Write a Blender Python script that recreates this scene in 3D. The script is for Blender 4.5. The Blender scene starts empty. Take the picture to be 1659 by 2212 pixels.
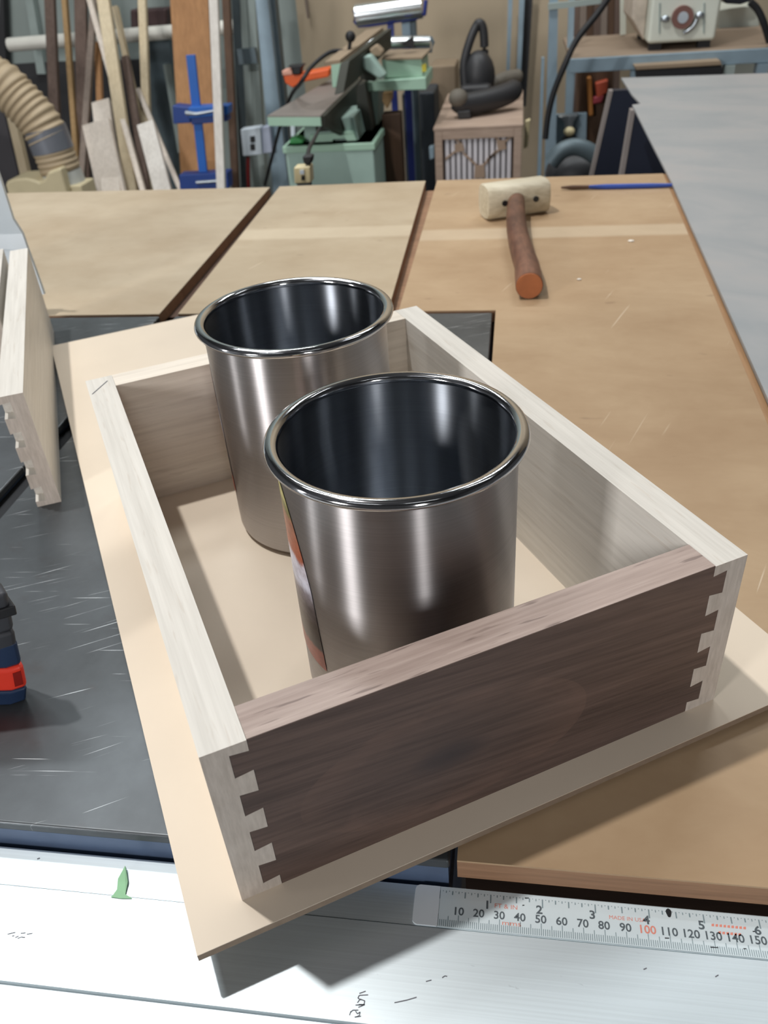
import bpy, bmesh, math, random
from mathutils import Vector, Matrix, Euler
random.seed(7)
SC = bpy.context.scene
COL = SC.collection

# ------------------------------------------------------------------ camera
FPX, CX, CY, IW, IH = 1784.24, 829.5, 1106.0, 1659, 2212
CAM = Vector((0.02947, -0.21014, 0.37848))
VR = Vector((0.98853, 0.13559, -0.06660)); VF = Vector((-0.14905, 0.80375, -0.57600))
VF.normalize(); VR = (VR - VF * VR.dot(VF)).normalized(); VU = VR.cross(VF)
cd = bpy.data.cameras.new('camera'); cam = bpy.data.objects.new('camera', cd); COL.objects.link(cam)
cam.matrix_world = Matrix(((VR.x, VU.x, -VF.x, CAM.x), (VR.y, VU.y, -VF.y, CAM.y), (VR.z, VU.z, -VF.z, CAM.z), (0, 0, 0, 1)))
cd.sensor_fit = 'HORIZONTAL'; cd.sensor_width = 36.0; cd.lens = FPX / IW * 36.0
cd.clip_start = 0.01; cd.clip_end = 100
cd.dof.use_dof = True; cd.dof.focus_distance = 0.44; cd.dof.aperture_fstop = 20.0
SC.camera = cam

# ------------------------------------------------------------------ light
SC.view_settings.view_transform = 'Standard'; SC.view_settings.look = 'None'
SC.view_settings.exposure = 0.0; SC.view_settings.gamma = 1.0
SC.view_settings.use_curve_mapping = False
world = bpy.data.worlds.new('overcast_daylight'); SC.world = world; world.use_nodes = True
wb = world.node_tree.nodes['Background']; wb.inputs[0].default_value = (0.80, 0.90, 1.0, 1); wb.inputs[1].default_value = 0.05

def area(name, loc, target, power, sx, sy=None, color=(1, 1, 1), shape='RECTANGLE'):
    l = bpy.data.lights.new(name, 'AREA'); l.energy = power; l.shape = shape; l.size = sx
    if sy: l.size_y = sy
    l.color = color
    o = bpy.data.objects.new(name, l); COL.objects.link(o); o.location = loc
    o.rotation_euler = (Vector(target) - Vector(loc)).to_track_quat('-Z', 'Y').to_euler()
    return o
# a single bright bay lamp up to the left throws the crisp shadows; rows of ceiling tubes fill
area('bay_lamp', (-1.09, 0.52, 3.15), (0, 0.2, 0), 66, 0.11, color=(1.0, 0.985, 0.965), shape='DISK')
TUBES = [((-1.55, 1.45, 3.2), 20), ((1.5, 1.45, 3.2), 4), ((-1.1, -1.35, 3.2), 2.5), ((1.0, -1.35, 3.2), 2), ((-1.3, 3.0, 3.2), 44), ((0.7, 3.0, 3.2), 42)]
for i, (p, w) in enumerate(TUBES):
    area('ceiling_tube', p, (p[0], p[1], 0), w, 1.25, 0.16, color=(0.94, 0.98, 1.0))

# daylight in the windows behind the photographer
area('daylit_window', (-2.75, -3.17, 1.35), (-2.75, 0, 1.35), 125, 0.75, 0.95, color=(0.98, 0.97, 0.97))
area('daylit_window', (1.5, -3.17, 0.8), (1.5, 0, 0.8), 24, 0.45, 1.5, color=(0.98, 0.97, 0.97))
area('daylit_window', (-4.17, -1.1, 0.8), (0, -1.1, 0.8), 16, 0.35, 1.5, color=(0.98, 0.97, 0.97))

# ------------------------------------------------------------------ helpers
def at(x, y, Y):
    d = VF + VR * ((x - CX) / FPX) - VU * ((y - CY) / FPX)
    return CAM + d * ((Y - CAM.y) / d.y)
def atz(x, y, z):
    d = VF + VR * ((x - CX) / FPX) - VU * ((y - CY) / FPX)
    return CAM + d * ((z - CAM.z) / d.z)
def lin(c):
    return tuple(((v / 255) / 12.92 if v / 255 <= 0.04045 else ((v / 255 + 0.055) / 1.055) ** 2.4) for v in c)

class MB:
    def __init__(s): s.v = []; s.f = []
    def add(s, vs, fs):
        n = len(s.v); s.v += [Vector(p) for p in vs]; s.f += [tuple(i + n for i in f) for f in fs]; return s
    def box(s, lo, hi, M=None):
        x0, y0, z0 = lo; x1, y1, z1 = hi
        vs = [Vector(p) for p in ((x0, y0, z0), (x1, y0, z0), (x1, y1, z0), (x0, y1, z0), (x0, y0, z1), (x1, y0, z1), (x1, y1, z1), (x0, y1, z1))]
        if M: vs = [M @ p for p in vs]
        return s.add(vs, ((0, 3, 2, 1), (4, 5, 6, 7), (0, 1, 5, 4), (1, 2, 6, 5), (2, 3, 7, 6), (3, 0, 4, 7)))
    def prism(s, pts, d):
        """closed polygon of 3-D points swept along d"""
        pts = [Vector(p) for p in pts]; d = Vector(d); n = len(pts)
        nn = Vector((0, 0, 0))
        for i in range(n): nn += pts[i].cross(pts[(i + 1) % n])
        if nn.dot(d) > 0: pts = pts[::-1]
        fs = [tuple(range(n)), tuple(range(2 * n - 1, n - 1, -1))]
        for i in range(n): j = (i + 1) % n; fs.append((j, i, i + n, j + n))
        return s.add(pts + [p + d for p in pts], fs)
    def px(s, poly, Y, depth):
        return s.prism([at(x, y, Y) for x, y in poly], (0, depth, 0))
    def tube(s, path, r, seg=12, cap=True):
        path = [Vector(p) for p in path]; n = len(path)
        rs = r if isinstance(r, (list, tuple)) else [r] * n
        up = Vector((0, 0, 1)); rings = []
        for i, p in enumerate(path):
            t = (path[min(i + 1, n - 1)] - path[max(i - 1, 0)]).normalized()
            a = t.cross(up)
            if a.length < 1e-3: a = t.cross(Vector((0, 1, 0)))
            a.normalize(); b = a.cross(t)
            rings.append([p + (a * math.cos(k * 2 * math.pi / seg) + b * math.sin(k * 2 * math.pi / seg)) * rs[i] for k in range(seg)])
        vs = [q for R in rings for q in R]; fs = []
        for i in range(n - 1):
            for k in range(seg):
                k2 = (k + 1) % seg
                fs.append((i * seg + k, i * seg + k2, (i + 1) * seg + k2, (i + 1) * seg + k))
        if cap: fs.append(tuple(range(seg - 1, -1, -1))); fs.append(tuple(range((n - 1) * seg, n * seg)))
        return s.add(vs, fs)
    def lathe(s, prof, c=(0, 0, 0), seg=96, closed=False):
        c = Vector(c); n = len(prof); vs = []; fs = []
        for k in range(seg):
            a = 2 * math.pi * k / seg
            for r, z in prof: vs.append(c + Vector((r * math.cos(a), r * math.sin(a), z)))
        for k in range(seg):
            k2 = (k + 1) % seg
            for i in range(n if closed else n - 1):
                j = (i + 1) % n
                fs.append((k * n + i, k2 * n + i, k2 * n + j, k * n + j))
        return s.add(vs, fs)
    def ball(s, c, r, seg=16, sc=(1, 1, 1)):
        c = Vector(c); vs = [c + Vector((0, 0, r * sc[2]))]; m = seg // 2
        for i in range(1, m):
            t = math.pi * i / m
            for k in range(seg):
                a = 2 * math.pi * k / seg
                vs.append(c + Vector((r * sc[0] * math.sin(t) * math.cos(a), r * sc[1] * math.sin(t) * math.sin(a), r * sc[2] * math.cos(t))))
        vs.append(c - Vector((0, 0, r * sc[2]))); L = len(vs) - 1; fs = []
        for k in range(seg):
            k2 = (k + 1) % seg
            fs.append((0, 1 + k, 1 + k2)); fs.append((L, L - seg + k2, L - seg + k))
            for i in range(m - 2): a = 1 + i * seg; fs.append((a + k, a + seg + k, a + seg + k2, a + k2))
        return s.add(vs, fs)
    def floor(s, z):
        for p in s.v: p.z = max(p.z, z)
        return s
    def build(s, name, mat, parent=None, local=False, bevel=0, smooth=None, seg=2):
        off = Vector((0, 0, 0))
        if parent is not None and not local:
            p = parent
            while p is not None: off += p.location; p = p.parent
        me = bpy.data.meshes.new(name); me.from_pydata([tuple(p - off) for p in s.v], [], s.f); me.update()
        bm = bmesh.new(); bm.from_mesh(me); bmesh.ops.recalc_face_normals(bm, faces=bm.faces); bm.to_mesh(me); bm.free()
        o = bpy.data.objects.new(name, me); COL.objects.link(o); me.materials.append(mat)
        if parent is not None: o.parent = parent
        if smooth is not None or bevel:
            me.polygons.foreach_set('use_smooth', [True] * len(me.polygons))
            me.set_sharp_from_angle(angle=math.radians(smooth if smooth else 30))
        if bevel:
            m = o.modifiers.new('edge_round', 'BEVEL'); m.width = bevel; m.segments = seg; m.limit_method = 'ANGLE'; m.angle_limit = math.radians(35); m.harden_normals = True
        return o

def tag(o, label=None, cat=None, group=None, kind=None):
    if label: o['label'] = label
    if cat: o['category'] = cat
    if group: o['group'] = group
    if kind: o['kind'] = kind
    return o
def thing(name, label, cat, loc=(0, 0, 0), rz=0, group=None):
    o = bpy.data.objects.new(name, None); COL.objects.link(o); o.location = loc; o.rotation_euler = (0, 0, rz)
    o.empty_display_size = 0.05
    return tag(o, label, cat, group)
def copy_tree(o, parent=None):
    c = o.copy(); COL.objects.link(c); c.parent = parent
    for ch in [x for x in bpy.data.objects if x.parent == o]: copy_tree(ch, c)
    return c

# ------------------------------------------------------------------ materials
def nodes(name):
    m = bpy.data.materials.new(name); m.use_nodes = True
    nt = m.node_tree; return m, nt, nt.nodes['Principled BSDF']
def N(nt, t, **kw):
    n = nt.nodes.new(t)
    for k, v in kw.items(): setattr(n, k, v)
    return n
def mapped(nt, scale=(1, 1, 1), rot=(0, 0, 0), loc=(0, 0, 0)):
    tc = N(nt, 'ShaderNodeTexCoord'); out = tc.outputs['Object']
    if any(rot):      # turn first, then stretch
        m0 = N(nt, 'ShaderNodeMapping'); m0.inputs['Rotation'].default_value = rot
        nt.links.new(out, m0.inputs[0]); out = m0.outputs[0]
    mp = N(nt, 'ShaderNodeMapping')
    mp.inputs['Scale'].default_value = scale; mp.inputs['Location'].default_value = loc
    nt.links.new(out, mp.inputs[0]); return mp.outputs[0]
def noise(nt, vec, scale, detail=4, rough=0.55, dist=0):
    n = N(nt, 'ShaderNodeTexNoise'); n.inputs['Scale'].default_value = scale; n.inputs['Detail'].default_value = detail
    n.inputs['Roughness'].default_value = rough; n.inputs['Distortion'].default_value = dist
    nt.links.new(vec, n.inputs['Vector']); return n.outputs['Fac']
def ramp(nt, fac, stops):
    r = N(nt, 'ShaderNodeValToRGB'); e = r.color_ramp.elements
    while len(e) < len(stops): e.new(0.5)
    for el, (p, c) in zip(e, stops): el.position = p; el.color = (*c, 1) if len(c) == 3 else c
    nt.links.new(fac, r.inputs[0]); return r.outputs[0]
def mix(nt, fac, a, b, mode='MIX'):
    m = N(nt, 'ShaderNodeMix', data_type='RGBA', blend_type=mode)
    for s, v in ((0, fac), (6, a), (7, b)):
        if hasattr(v, 'is_linked') or isinstance(v, bpy.types.NodeSocket): nt.links.new(v, m.inputs[s])
        elif isinstance(v, (int, float)): m.inputs[s].default_value = v
        else: m.inputs[s].default_value = (*v, 1) if len(v) == 3 else v
    return m.outputs[2]
def bump(nt, b, h, strength=0.2, dist=0.001):
    n = N(nt, 'ShaderNodeBump'); n.inputs['Strength'].default_value = strength; n.inputs['Distance'].default_value = dist
    nt.links.new(h, n.inputs['Height']); nt.links.new(n.outputs[0], b.inputs['Normal'])
def plain(name, rgb, rough=0.5, metal=0.0, var=0.12, scale=6, spec=0.5, coat=0):
    m, nt, b = nodes(name); c = lin(rgb)
    v = mapped(nt); n = noise(nt, v, scale, 5)
    col = ramp(nt, n, ((0.3, tuple(x * (1 - var) for x in c)), (0.7, tuple(min(1, x * (1 + var)) for x in c))))
    nt.links.new(col, b.inputs['Base Color'])
    b.inputs['Roughness'].default_value = rough; b.inputs['Metallic'].default_value = metal
    b.inputs['Specular IOR Level'].default_value = spec; b.inputs['Coat Weight'].default_value = coat
    return m
def wood(name, dark, light, axis='x', coarse=14, fine=260, stretch=14, rough=0.55, pores=0.0, porecol=(60, 50, 45), rz=0, blotch=0.15, bs=0.15, spec=0.35):
    m, nt, b = nodes(name); d, l = lin(dark), lin(light)
    k = {'x': 0, 'y': 1, 'z': 2}[axis]
    s1 = [coarse] * 3; s1[k] = coarse / stretch
    s2 = [fine] * 3; s2[k] = fine / (stretch * 2.0)
    g = noise(nt, mapped(nt, s1, (0, 0, rz)), 1.0, 5, 0.6, 0.8)
    f = noise(nt, mapped(nt, s2, (0, 0, rz)), 1.0, 3, 0.6)
    col = ramp(nt, g, ((0.25, d), (0.75, l)))
    col = mix(nt, 0.35, col, ramp(nt, f, ((0.3, tuple(x * 0.72 for x in d)), (0.7, tuple(min(1, x * 1.12) for x in l)))), 'MIX')
    if blotch:
        bl = noise(nt, mapped(nt, (1, 1, 1), (0, 0, 0), (3.1, 1.7, 0)), 7, 3, 0.5)
        col = mix(nt, blotch, col, ramp(nt, bl, ((0.35, (0.45, 0.40, 0.36)), (0.65, (1, 1, 1)))), 'MULTIPLY')
    if pores:
        s3 = [420] * 3; s3[k] = 34
        pn = noise(nt, mapped(nt, s3, (0, 0, rz)), 1.0, 2, 0.5)
        pm = ramp(nt, pn, ((0.62, (0, 0, 0)), (0.70, (pores,) * 3)))
        col = mix(nt, pm, col, lin(porecol))
    nt.links.new(col, b.inputs['Base Color']); b.inputs['Roughness'].default_value = rough
    b.inputs['Specular IOR Level'].default_value = spec
    bump(nt, b, f, bs, 0.0006)
    return m

M = {}
M['maple_y'] = wood('maple_long', (212, 206, 196), (224, 220, 212), 'y', 22, 300, 16, 0.5, 0.2, (176, 158, 138), blotch=0.05)
M['maple_x'] = wood('maple_across', (224, 212, 196), (236, 228, 216), 'x', 22, 300, 16, 0.5, 0.2, (176, 158, 138), blotch=0.05)
M['maple_end'] = wood('maple_end_grain', (196, 184, 172), (222, 212, 202), 'z', 60, 400, 3, 0.6, blotch=0.05)
M['mdf'] = plain('mdf_sheet', (222, 207, 187), 0.55, 0, 0.04, 9)
M['mdf_edge'] = plain('mdf_edge', (142, 124, 106), 0.7, 0, 0.1, 200)

def walnut():
    m, nt, b = nodes('walnut')
    v = mapped(nt, (3.2, 3.2, 22), (0, math.radians(-7), 0))
    g = noise(nt, v, 1.0, 5, 0.6, 1.2)
    f = noise(nt, mapped(nt, (14, 60, 330), (0, math.radians(-5), 0)), 1.0, 3, 0.65)
    col = ramp(nt, g, ((0.22, lin((64, 50, 46))), (0.5, lin((96, 77, 70))), (0.78, lin((124, 100, 88)))))
    col = mix(nt, 0.4, col, ramp(nt, f, ((0.3, lin((58, 46, 43))), (0.7, lin((128, 106, 97))))))
    # a swirl of crotch figure round a small knot
    tc = N(nt, 'ShaderNodeTexCoord'); mp = N(nt, 'ShaderNodeMapping'); nt.links.new(tc.outputs['Object'], mp.inputs[0])
    mp.inputs['Location'].default_value = (-0.112 * 13, 0, -0.044 * 26); mp.inputs['Scale'].default_value = (13, 0.01, 26)
    ln = N(nt, 'ShaderNodeVectorMath', operation='LENGTH'); nt.links.new(mp.outputs[0], ln.inputs[0])
    knot = ramp(nt, ln.outputs['Value'], ((0.0, (1, 1, 1)), (0.16, (0.75,) * 3), (0.3, (0.25,) * 3), (0.95, (0, 0, 0))))
    col = mix(nt, knot, col, lin((66, 57, 58)))
    halo = ramp(nt, ln.outputs['Value'], ((0.55, (0, 0, 0)), (0.95, (0.26,) * 3), (1.35, (0.22,) * 3), (1.9, (0, 0, 0))))
    hz = noise(nt, mapped(nt, (26, 1, 40)), 1.0, 3, 0.6, 1.0)
    hm = N(nt, 'ShaderNodeMath', operation='MULTIPLY'); nt.links.new(halo, hm.inputs[0]); nt.links.new(ramp(nt, hz, ((0.4, (0, 0, 0)), (0.6, (1, 1, 1)))), hm.inputs[1])
    col = mix(nt, hm.outputs[0], col, lin((132, 104, 92)))
    nt.links.new(col, b.inputs['Base Color']); b.inputs['Roughness'].default_value = 0.5; b.inputs['Specular IOR Level'].default_value = 0.45
    bump(nt, b, f, 0.2, 0.0006)
    return m
M['walnut'] = walnut()
M['walnut_top'] = wood('walnut_pale_edge', (150, 128, 118), (190, 172, 162), 'x', 40, 420, 12, 0.45, 0.6, (92, 74, 68), blotch=0.1)

def steel(name, col, rough, aniso, flip=False, streak=0.0):
    m, nt, b = nodes(name); b.inputs['Metallic'].default_value = 1.0
    f = noise(nt, mapped(nt, (6, 6, 1400)), 1.0, 3, 0.6)
    c = lin(col)
    nt.links.new(ramp(nt, f, ((0.3, tuple(x * 0.93 for x in c)), (0.7, tuple(min(1, x * 1.05) for x in c)))), b.inputs['Base Color'])
    b.inputs['Roughness'].default_value = rough; b.inputs['Anisotropic'].default_value = aniso; b.inputs['Anisotropic Rotation'].default_value = 0.25
    t = N(nt, 'ShaderNodeTangent', direction_type='RADIAL', axis='Z'); nt.links.new(t.outputs[0], b.inputs['Tangent'])
    return m
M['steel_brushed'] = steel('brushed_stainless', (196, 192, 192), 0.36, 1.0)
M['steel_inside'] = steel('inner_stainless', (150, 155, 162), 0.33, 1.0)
M['steel_rim'] = plain('polished_rim', (206, 206, 208), 0.10, 1.0, 0.02)

def cast_iron():
    m, nt, b = nodes('cast_iron')
    n1 = noise(nt, mapped(nt, (1, 1, 1)), 9, 6, 0.6)
    base = ramp(nt, n1, ((0.3, lin((70, 73, 75))), (0.55, lin((90, 94, 97))), (0.75, lin((106, 111, 114)))))
    stain = noise(nt, mapped(nt, (1, 1.6, 1), (0, 0, 0.4), (5, 2, 0)), 16, 4, 0.6)
    base = mix(nt, ramp(nt, stain, ((0.60, (0, 0, 0)), (0.75, (0.55,) * 3))), base, lin((74, 66, 64)))
    # scratches: two fields of thin streaks
    def field(rz, sx, sy, lo, seed):
        v = mapped(nt, (sx, sy, 1), (0, 0, rz), (seed, seed * 2, 0))
        s = noise(nt, v, 1.0, 2, 0.5)
        g = noise(nt, mapped(nt, (1, 1, 1), (0, 0, 0), (seed, 0, 0)), 22, 2)
        k = N(nt, 'ShaderNodeMath', operation='MULTIPLY')
        nt.links.new(ramp(nt, s, ((lo, (0, 0, 0)), (lo + 0.03, (1,) * 3))), k.inputs[0]); nt.links.new(ramp(nt, g, ((0.42, (0, 0, 0)), (0.56, (1,) * 3))), k.inputs[1])
        return k.outputs[0]
    sc1 = field(math.radians(-30), 7, 620, 0.70, 1.3); sc2 = field(math.radians(-24), 12, 900, 0.70, 4.2); sc3 = field(math.radians(-4), 9, 800, 0.70, 8.1)
    mx = N(nt, 'ShaderNodeMath', operation='MAXIMUM'); nt.links.new(sc1, mx.inputs[0]); nt.links.new(sc2, mx.inputs[1])
    mx2 = N(nt, 'ShaderNodeMath', operation='MAXIMUM'); nt.links.new(mx.outputs[0], mx2.inputs[0]); nt.links.new(sc3, mx2.inputs[1])
    col = mix(nt, mx2.outputs[0], base, lin((225, 230, 232)))
    nt.links.new(col, b.inputs['Base Color']); b.inputs['Metallic'].default_value = 0.55
    nt.links.new(ramp(nt, n1, ((0.3, (0.42,) * 3), (0.7, (0.32,) * 3))), b.inputs['Roughness'])
    return m
M['iron'] = cast_iron()
M['iron_side'] = plain('blue_grey_paint', (88, 104, 130), 0.35, 0.2, 0.15, 30)
M['black_void'] = plain('dark_metal', (30, 32, 36), 0.6, 0.3)
def alu(name, rgb, rough):
    m, nt, b = nodes(name)
    f = noise(nt, mapped(nt, (5, 900, 900)), 1.0, 3, 0.6); c = lin(rgb)
    g = noise(nt, mapped(nt, (60, 160, 1), (0, 0, 0.3)), 1.0, 4, 0.6)
    col = ramp(nt, f, ((0.3, tuple(x * 0.9 for x in c)), (0.7, c)))
    col = mix(nt, ramp(nt, g, ((0.70, (0, 0, 0)), (0.76, (0.5,) * 3))), col, lin((120, 126, 130)))
    nt.links.new(col, b.inputs['Base Color']); b.inputs['Metallic'].default_value = 0.7
    b.inputs['Roughness'].default_value = rough; b.inputs['Anisotropic'].default_value = 0.3
    return m
M['alu'] = alu('anodised_aluminium', (220, 230, 234), 0.39)
M['alu_groove'] = plain('aluminium_groove', (120, 140, 156), 0.4, 0.8)
M['tape'] = plain('scale_tape_white', (214, 226, 230), 0.4, 0.1, 0.03, 40)
M['tape_blank'] = plain('scale_tape_blank', (226, 232, 236), 0.35, 0.1, 0.02, 40)
M['ink'] = plain('black_ink', (84, 94, 100), 0.5); M['ink_tick'] = plain('grey_ink', (128, 146, 152), 0.5)
M['ink_red'] = plain('red_ink', (226, 140, 122), 0.5); M['pencil'] = plain('pencil_mark', (96, 96, 104), 0.6)

def ply(name, d, l, band=None):
    m, nt, b = nodes(name)
    g = noise(nt, mapped(nt, (7, 16, 3), (0, 0, 0.05)), 1.0, 6, 0.65, 0.4)
    col = ramp(nt, g, ((0.25, lin(d)), (0.75, lin(l))))
    bl = noise(nt, mapped(nt, (1, 1, 1), (0, 0, 0), (2, 5, 0)), 5.5, 5, 0.62)
    col = mix(nt, 0.42, col, ramp(nt, bl, ((0.34, (0.66, 0.56, 0.46)), (0.60, (1, 1, 1)))), 'MULTIPLY')
    sp = noise(nt, mapped(nt, (26, 60, 1)), 1.0, 2, 0.5)
    col = mix(nt, ramp(nt, sp, ((0.72, (0, 0, 0)), (0.77, (0.35,) * 3))), col, lin((110, 84, 66)))
    # pale scratch marks
    s = noise(nt, mapped(nt, (7, 260, 1), (0, 0, math.radians(-68)), (4, 1, 0)), 1.0, 1, 0.5)
    g2 = noise(nt, mapped(nt, (1, 1, 1), (0, 0, 0), (9, 3, 0)), 9, 2)
    k = N(nt, 'ShaderNodeMath', operation='MULTIPLY')
    nt.links.new(ramp(nt, s, ((0.74, (0, 0, 0)), (0.76, (0.5,) * 3))), k.inputs[0]); nt.links.new(ramp(nt, g2, ((0.5, (0, 0, 0)), (0.6, (1,) * 3))), k.inputs[1])
    col = mix(nt, k.outputs[0], col, lin((226, 208, 184)))
    if band:
        tc = N(nt, 'ShaderNodeTexCoord'); sx = N(nt, 'ShaderNodeSeparateXYZ'); nt.links.new(tc.outputs['Object'], sx.inputs[0])
        mr = N(nt, 'ShaderNodeMapRange'); mr.inputs[1].default_value = band[0] - 0.06; mr.inputs[2].default_value = band[1] + 0.06
        nt.links.new(sx.outputs['Y'], mr.inputs[0])
        L = band[1] - band[0] + 0.12; a0 = 0.055 / L; a1 = 1 - a0
        bm_ = ramp(nt, mr.outputs[0], ((a0, (0, 0, 0)), (a0 + 0.06, (0.30,) * 3), (a1 - 0.06, (0.30,) * 3), (a1, (0, 0, 0))))
        col = mix(nt, bm_, col, lin((226, 212, 186)))
    nt.links.new(col, b.inputs['Base Color']); b.inputs['Roughness'].default_value = 0.5; b.inputs['Specular IOR Level'].default_value = 0.35
    return m
M['ply_far'] = ply('pale_ply_top', (178, 162, 138), (192, 177, 153))
M['ply_mid'] = ply('banded_ply_top', (176, 158, 132), (190, 174, 148), band=(0.030, 0.085))
M['ply'] = ply('outfeed_ply_top', (170, 142, 110), (186, 160, 128), band=(0.005, 0.056))
M['ply_edge'] = wood('ply_edge_wood', (128, 96, 72), (168, 130, 100), 'x', 30, 300, 10, 0.6)
M['lipping'] = wood('hardwood_lipping', (150, 112, 78), (178, 140, 102), 'y', 30, 300, 10, 0.6)

# ------------------------------------------------------------------ room shell
FZ = -0.87; WY = 4.25
M['concrete'] = plain('concrete_floor', (112, 108, 104), 0.8, 0, 0.2, 3)
M['beige_wall'] = plain('beige_wallboard', (176, 160, 136), 0.85, 0, 0.05, 2)
M['grey_wall'] = plain('grey_green_cladding', (142, 152, 148), 0.7, 0, 0.06, 2)
M['roof'] = plain('dim_roof_sheet', (78, 80, 84), 0.8, 0, 0.1, 2)
tag(MB().box((-4.2, -4.5, FZ - 0.1), (4.2, WY + 0.1, FZ)).build('floor', M['concrete']), kind='structure')
tag(MB().box((-1.02, WY, FZ), (4.2, WY + 0.1, 3.4)).build('wall_back', M['beige_wall']), kind='structure')
tag(MB().box((-4.2, WY + 0.02, FZ), (-1.02, WY + 0.12, 3.4)).build('wall_back_left', M['grey_wall']), kind='structure')
tag(MB().box((-4.3, -4.5, FZ), (-4.2, WY + 0.1, 3.4)).build('wall_left', M['roof']), kind='structure')
tag(MB().box((4.2, -4.5, FZ), (4.3, WY + 0.1, 3.4)).build('wall_right', M['roof']), kind='structure')
fw0 = MB().box((-2.35, -3.3, FZ), (1.25, -3.2, 3.4)).box((1.75, -3.3, FZ), (4.2, -3.2, 3.4)).box((-4.2, -3.3, FZ), (-3.15, -3.2, 3.4)).box((-3.15, -3.3, 1.84), (-2.35, -3.2, 3.4)).box((-3.15, -3.3, FZ), (-2.35, -3.2, 0.86)).box((1.25, -3.3, FZ), (1.75, -3.2, 0.03)).box((1.25, -3.3, 1.57), (1.75, -3.2, 3.4))
tag(fw0.build('wall_front', M['roof']), kind='structure')
tag(MB().box((-4.3, -4.5, 3.4), (4.3, WY + 0.1, 3.5)).build('ceiling', M['roof']), kind='structure')

# ------------------------------------------------------------------ table saw
HR = 0.0199
saw = thing('table_saw', 'table saw with scratched cast iron top, aluminium front rail and mitre slot', 'table saw', (-0.4, 0.37, FZ))
t = MB().box((-0.389, 0.0225, -0.007), (0.0048, 0.728, 0))
t.build('table_top', M['iron'], saw, bevel=0.0016)
MB().box((-1.0, 0.0225, -0.007), (-0.410, 0.728, 0)).build('table_top', M['iron'], saw, bevel=0.0016)
MB().box((-0.413, 0.0235, -0.03), (-0.386, 0.727, -0.0105)).build('mitre_slot', M['black_void'], saw)
MB().box((-1.0, 0.0235, -0.055), (-0.414, 0.727, -0.0071)).build('table_web', M['iron_side'], saw)
MB().box((-0.385, 0.0235, -0.055), (0.0040, 0.727, -0.0071)).build('table_web', M['iron_side'], saw)
MB().box((-0.95, 0.09, FZ), (-0.03, 0.69, -0.056)).build('cabinet', M['iron_side'], saw, bevel=0.004)
rail = MB()
rail.box((-1.1, -0.150, -0.075), (1.0, -0.0555, -HR)).box((-1.1, -0.0470, -0.075), (1.0, -0.0008, -HR)).box((-1.1, -0.0556, -0.075), (1.0, -0.0469, -HR - 0.003)).box((-1.1, -0.0003, -0.075), (1.0, 0.0205, -HR - 0.0003)).box((-1.1, -0.001, -0.075), (1.0, 0.0, -HR - 0.0012))
ro = rail.build('front_rail', M['alu'], saw)
tag(ro, 'bright aluminium fence rail')
tz = -HR + 0.0002
tp = MB().box((-0.0005, 0.0001, tz - 0.0004), (0.40, 0.0206, tz))
tape = tp.build('scale_tape', M['tape'], saw)
tag(tape, 'white measuring tape in inches and millimetres')
# blank leader with rounded end
pts = [(0, 0.0001), (0, 0.0206)]
for cyy, a0 in ((0.0180, 90), (0.0027, 180)):
    for k in range(7):
        a = math.radians(a0 + k * 15); pts.append((-0.0098 + 0.0026 * math.cos(a), cyy + 0.0026 * math.sin(a)))
MB().prism([(x, y, tz - 0.0005) for x, y in pts], (0, 0, 0.00065)).build('blank_leader', M['tape_blank'], tape)
ticks = MB(); z1 = tz + 0.00006
for mm in range(0, 185):
    x = mm / 1000; L = 0.0033 if mm % 10 else 0.0060
    if mm % 10 == 5: L = 0.0052
    ticks.add([(x - 0.00017, 0.0004, z1), (x + 0.00017, 0.0004, z1), (x + 0.00017, 0.0004 + L, z1), (x - 0.00017, 0.0004 + L, z1)], [(0, 1, 2, 3)])
for k in range(0, 16 * 7):
    x = k * 0.0254 / 16
    L = 0.0058 if k % 16 == 0 else (0.0046 if k % 8 == 0 else (0.0034 if k % 4 == 0 else (0.0026 if k % 2 == 0 else 0.0018)))
    w = 0.00030 if k % 4 == 0 else 0.0002
    ticks.add([(x - w, 0.0180 - L + 0.002, z1), (x + w, 0.0180 - L + 0.002, z1), (x + w, 0.0186, z1), (x - w, 0.0186, z1)], [(0, 1, 2, 3)])
tag(ticks.build('tick_marks', M['ink_tick'], tape), kind='stuff')
def text_mesh(mb, s, x, y, z, size, align='CENTER', sx=1.0, shear=0.0, rot=0.0, w=0.0):
    cu = bpy.data.curves.new('t', 'FONT'); cu.body = s; cu.size = size; cu.align_x = align; cu.align_y = 'CENTER'; cu.shear = shear; cu.offset = w
    cu.resolution_u = 3
    ob = bpy.data.objects.new('t', cu); COL.objects.link(ob)
    dg = bpy.context.evaluated_depsgraph_get(); me = bpy.data.meshes.new_from_object(ob.evaluated_get(dg))
    c, sn = math.cos(rot), math.sin(rot)
    vs = [Vector((x + (v.co.x * sx) * c - v.co.y * sn, y + (v.co.x * sx) * sn + v.co.y * c, z)) for v in me.vertices]
    mb.add(vs, [tuple(p.vertices) for p in me.polygons])
    bpy.data.objects.remove(ob); bpy.data.curves.remove(cu); bpy.data.meshes.remove(me)
dig = MB(); red = MB()
for mm in range(10, 190, 10):
    text_mesh(red if mm == 100 else dig, str(mm), mm / 1000 - 0.0002, 0.0083, z1, 0.0056, w=0.00010)
for i in range(1, 8):
    text_mesh(dig, str(i), i * 0.0254 - 0.0016, 0.0130, z1, 0.0058, sx=1.1, w=0.00014)
text_mesh(red, 'FT & IN', 0.0330, 0.0131, z1, 0.0032, sx=1.1)
text_mesh(red, 'mms', 0.0358, 0.0049, z1, 0.0033, sx=1.5)
text_mesh(red, 'MADE IN USA', 0.0910, 0.0128, z1, 0.0027, sx=1.05)
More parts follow.
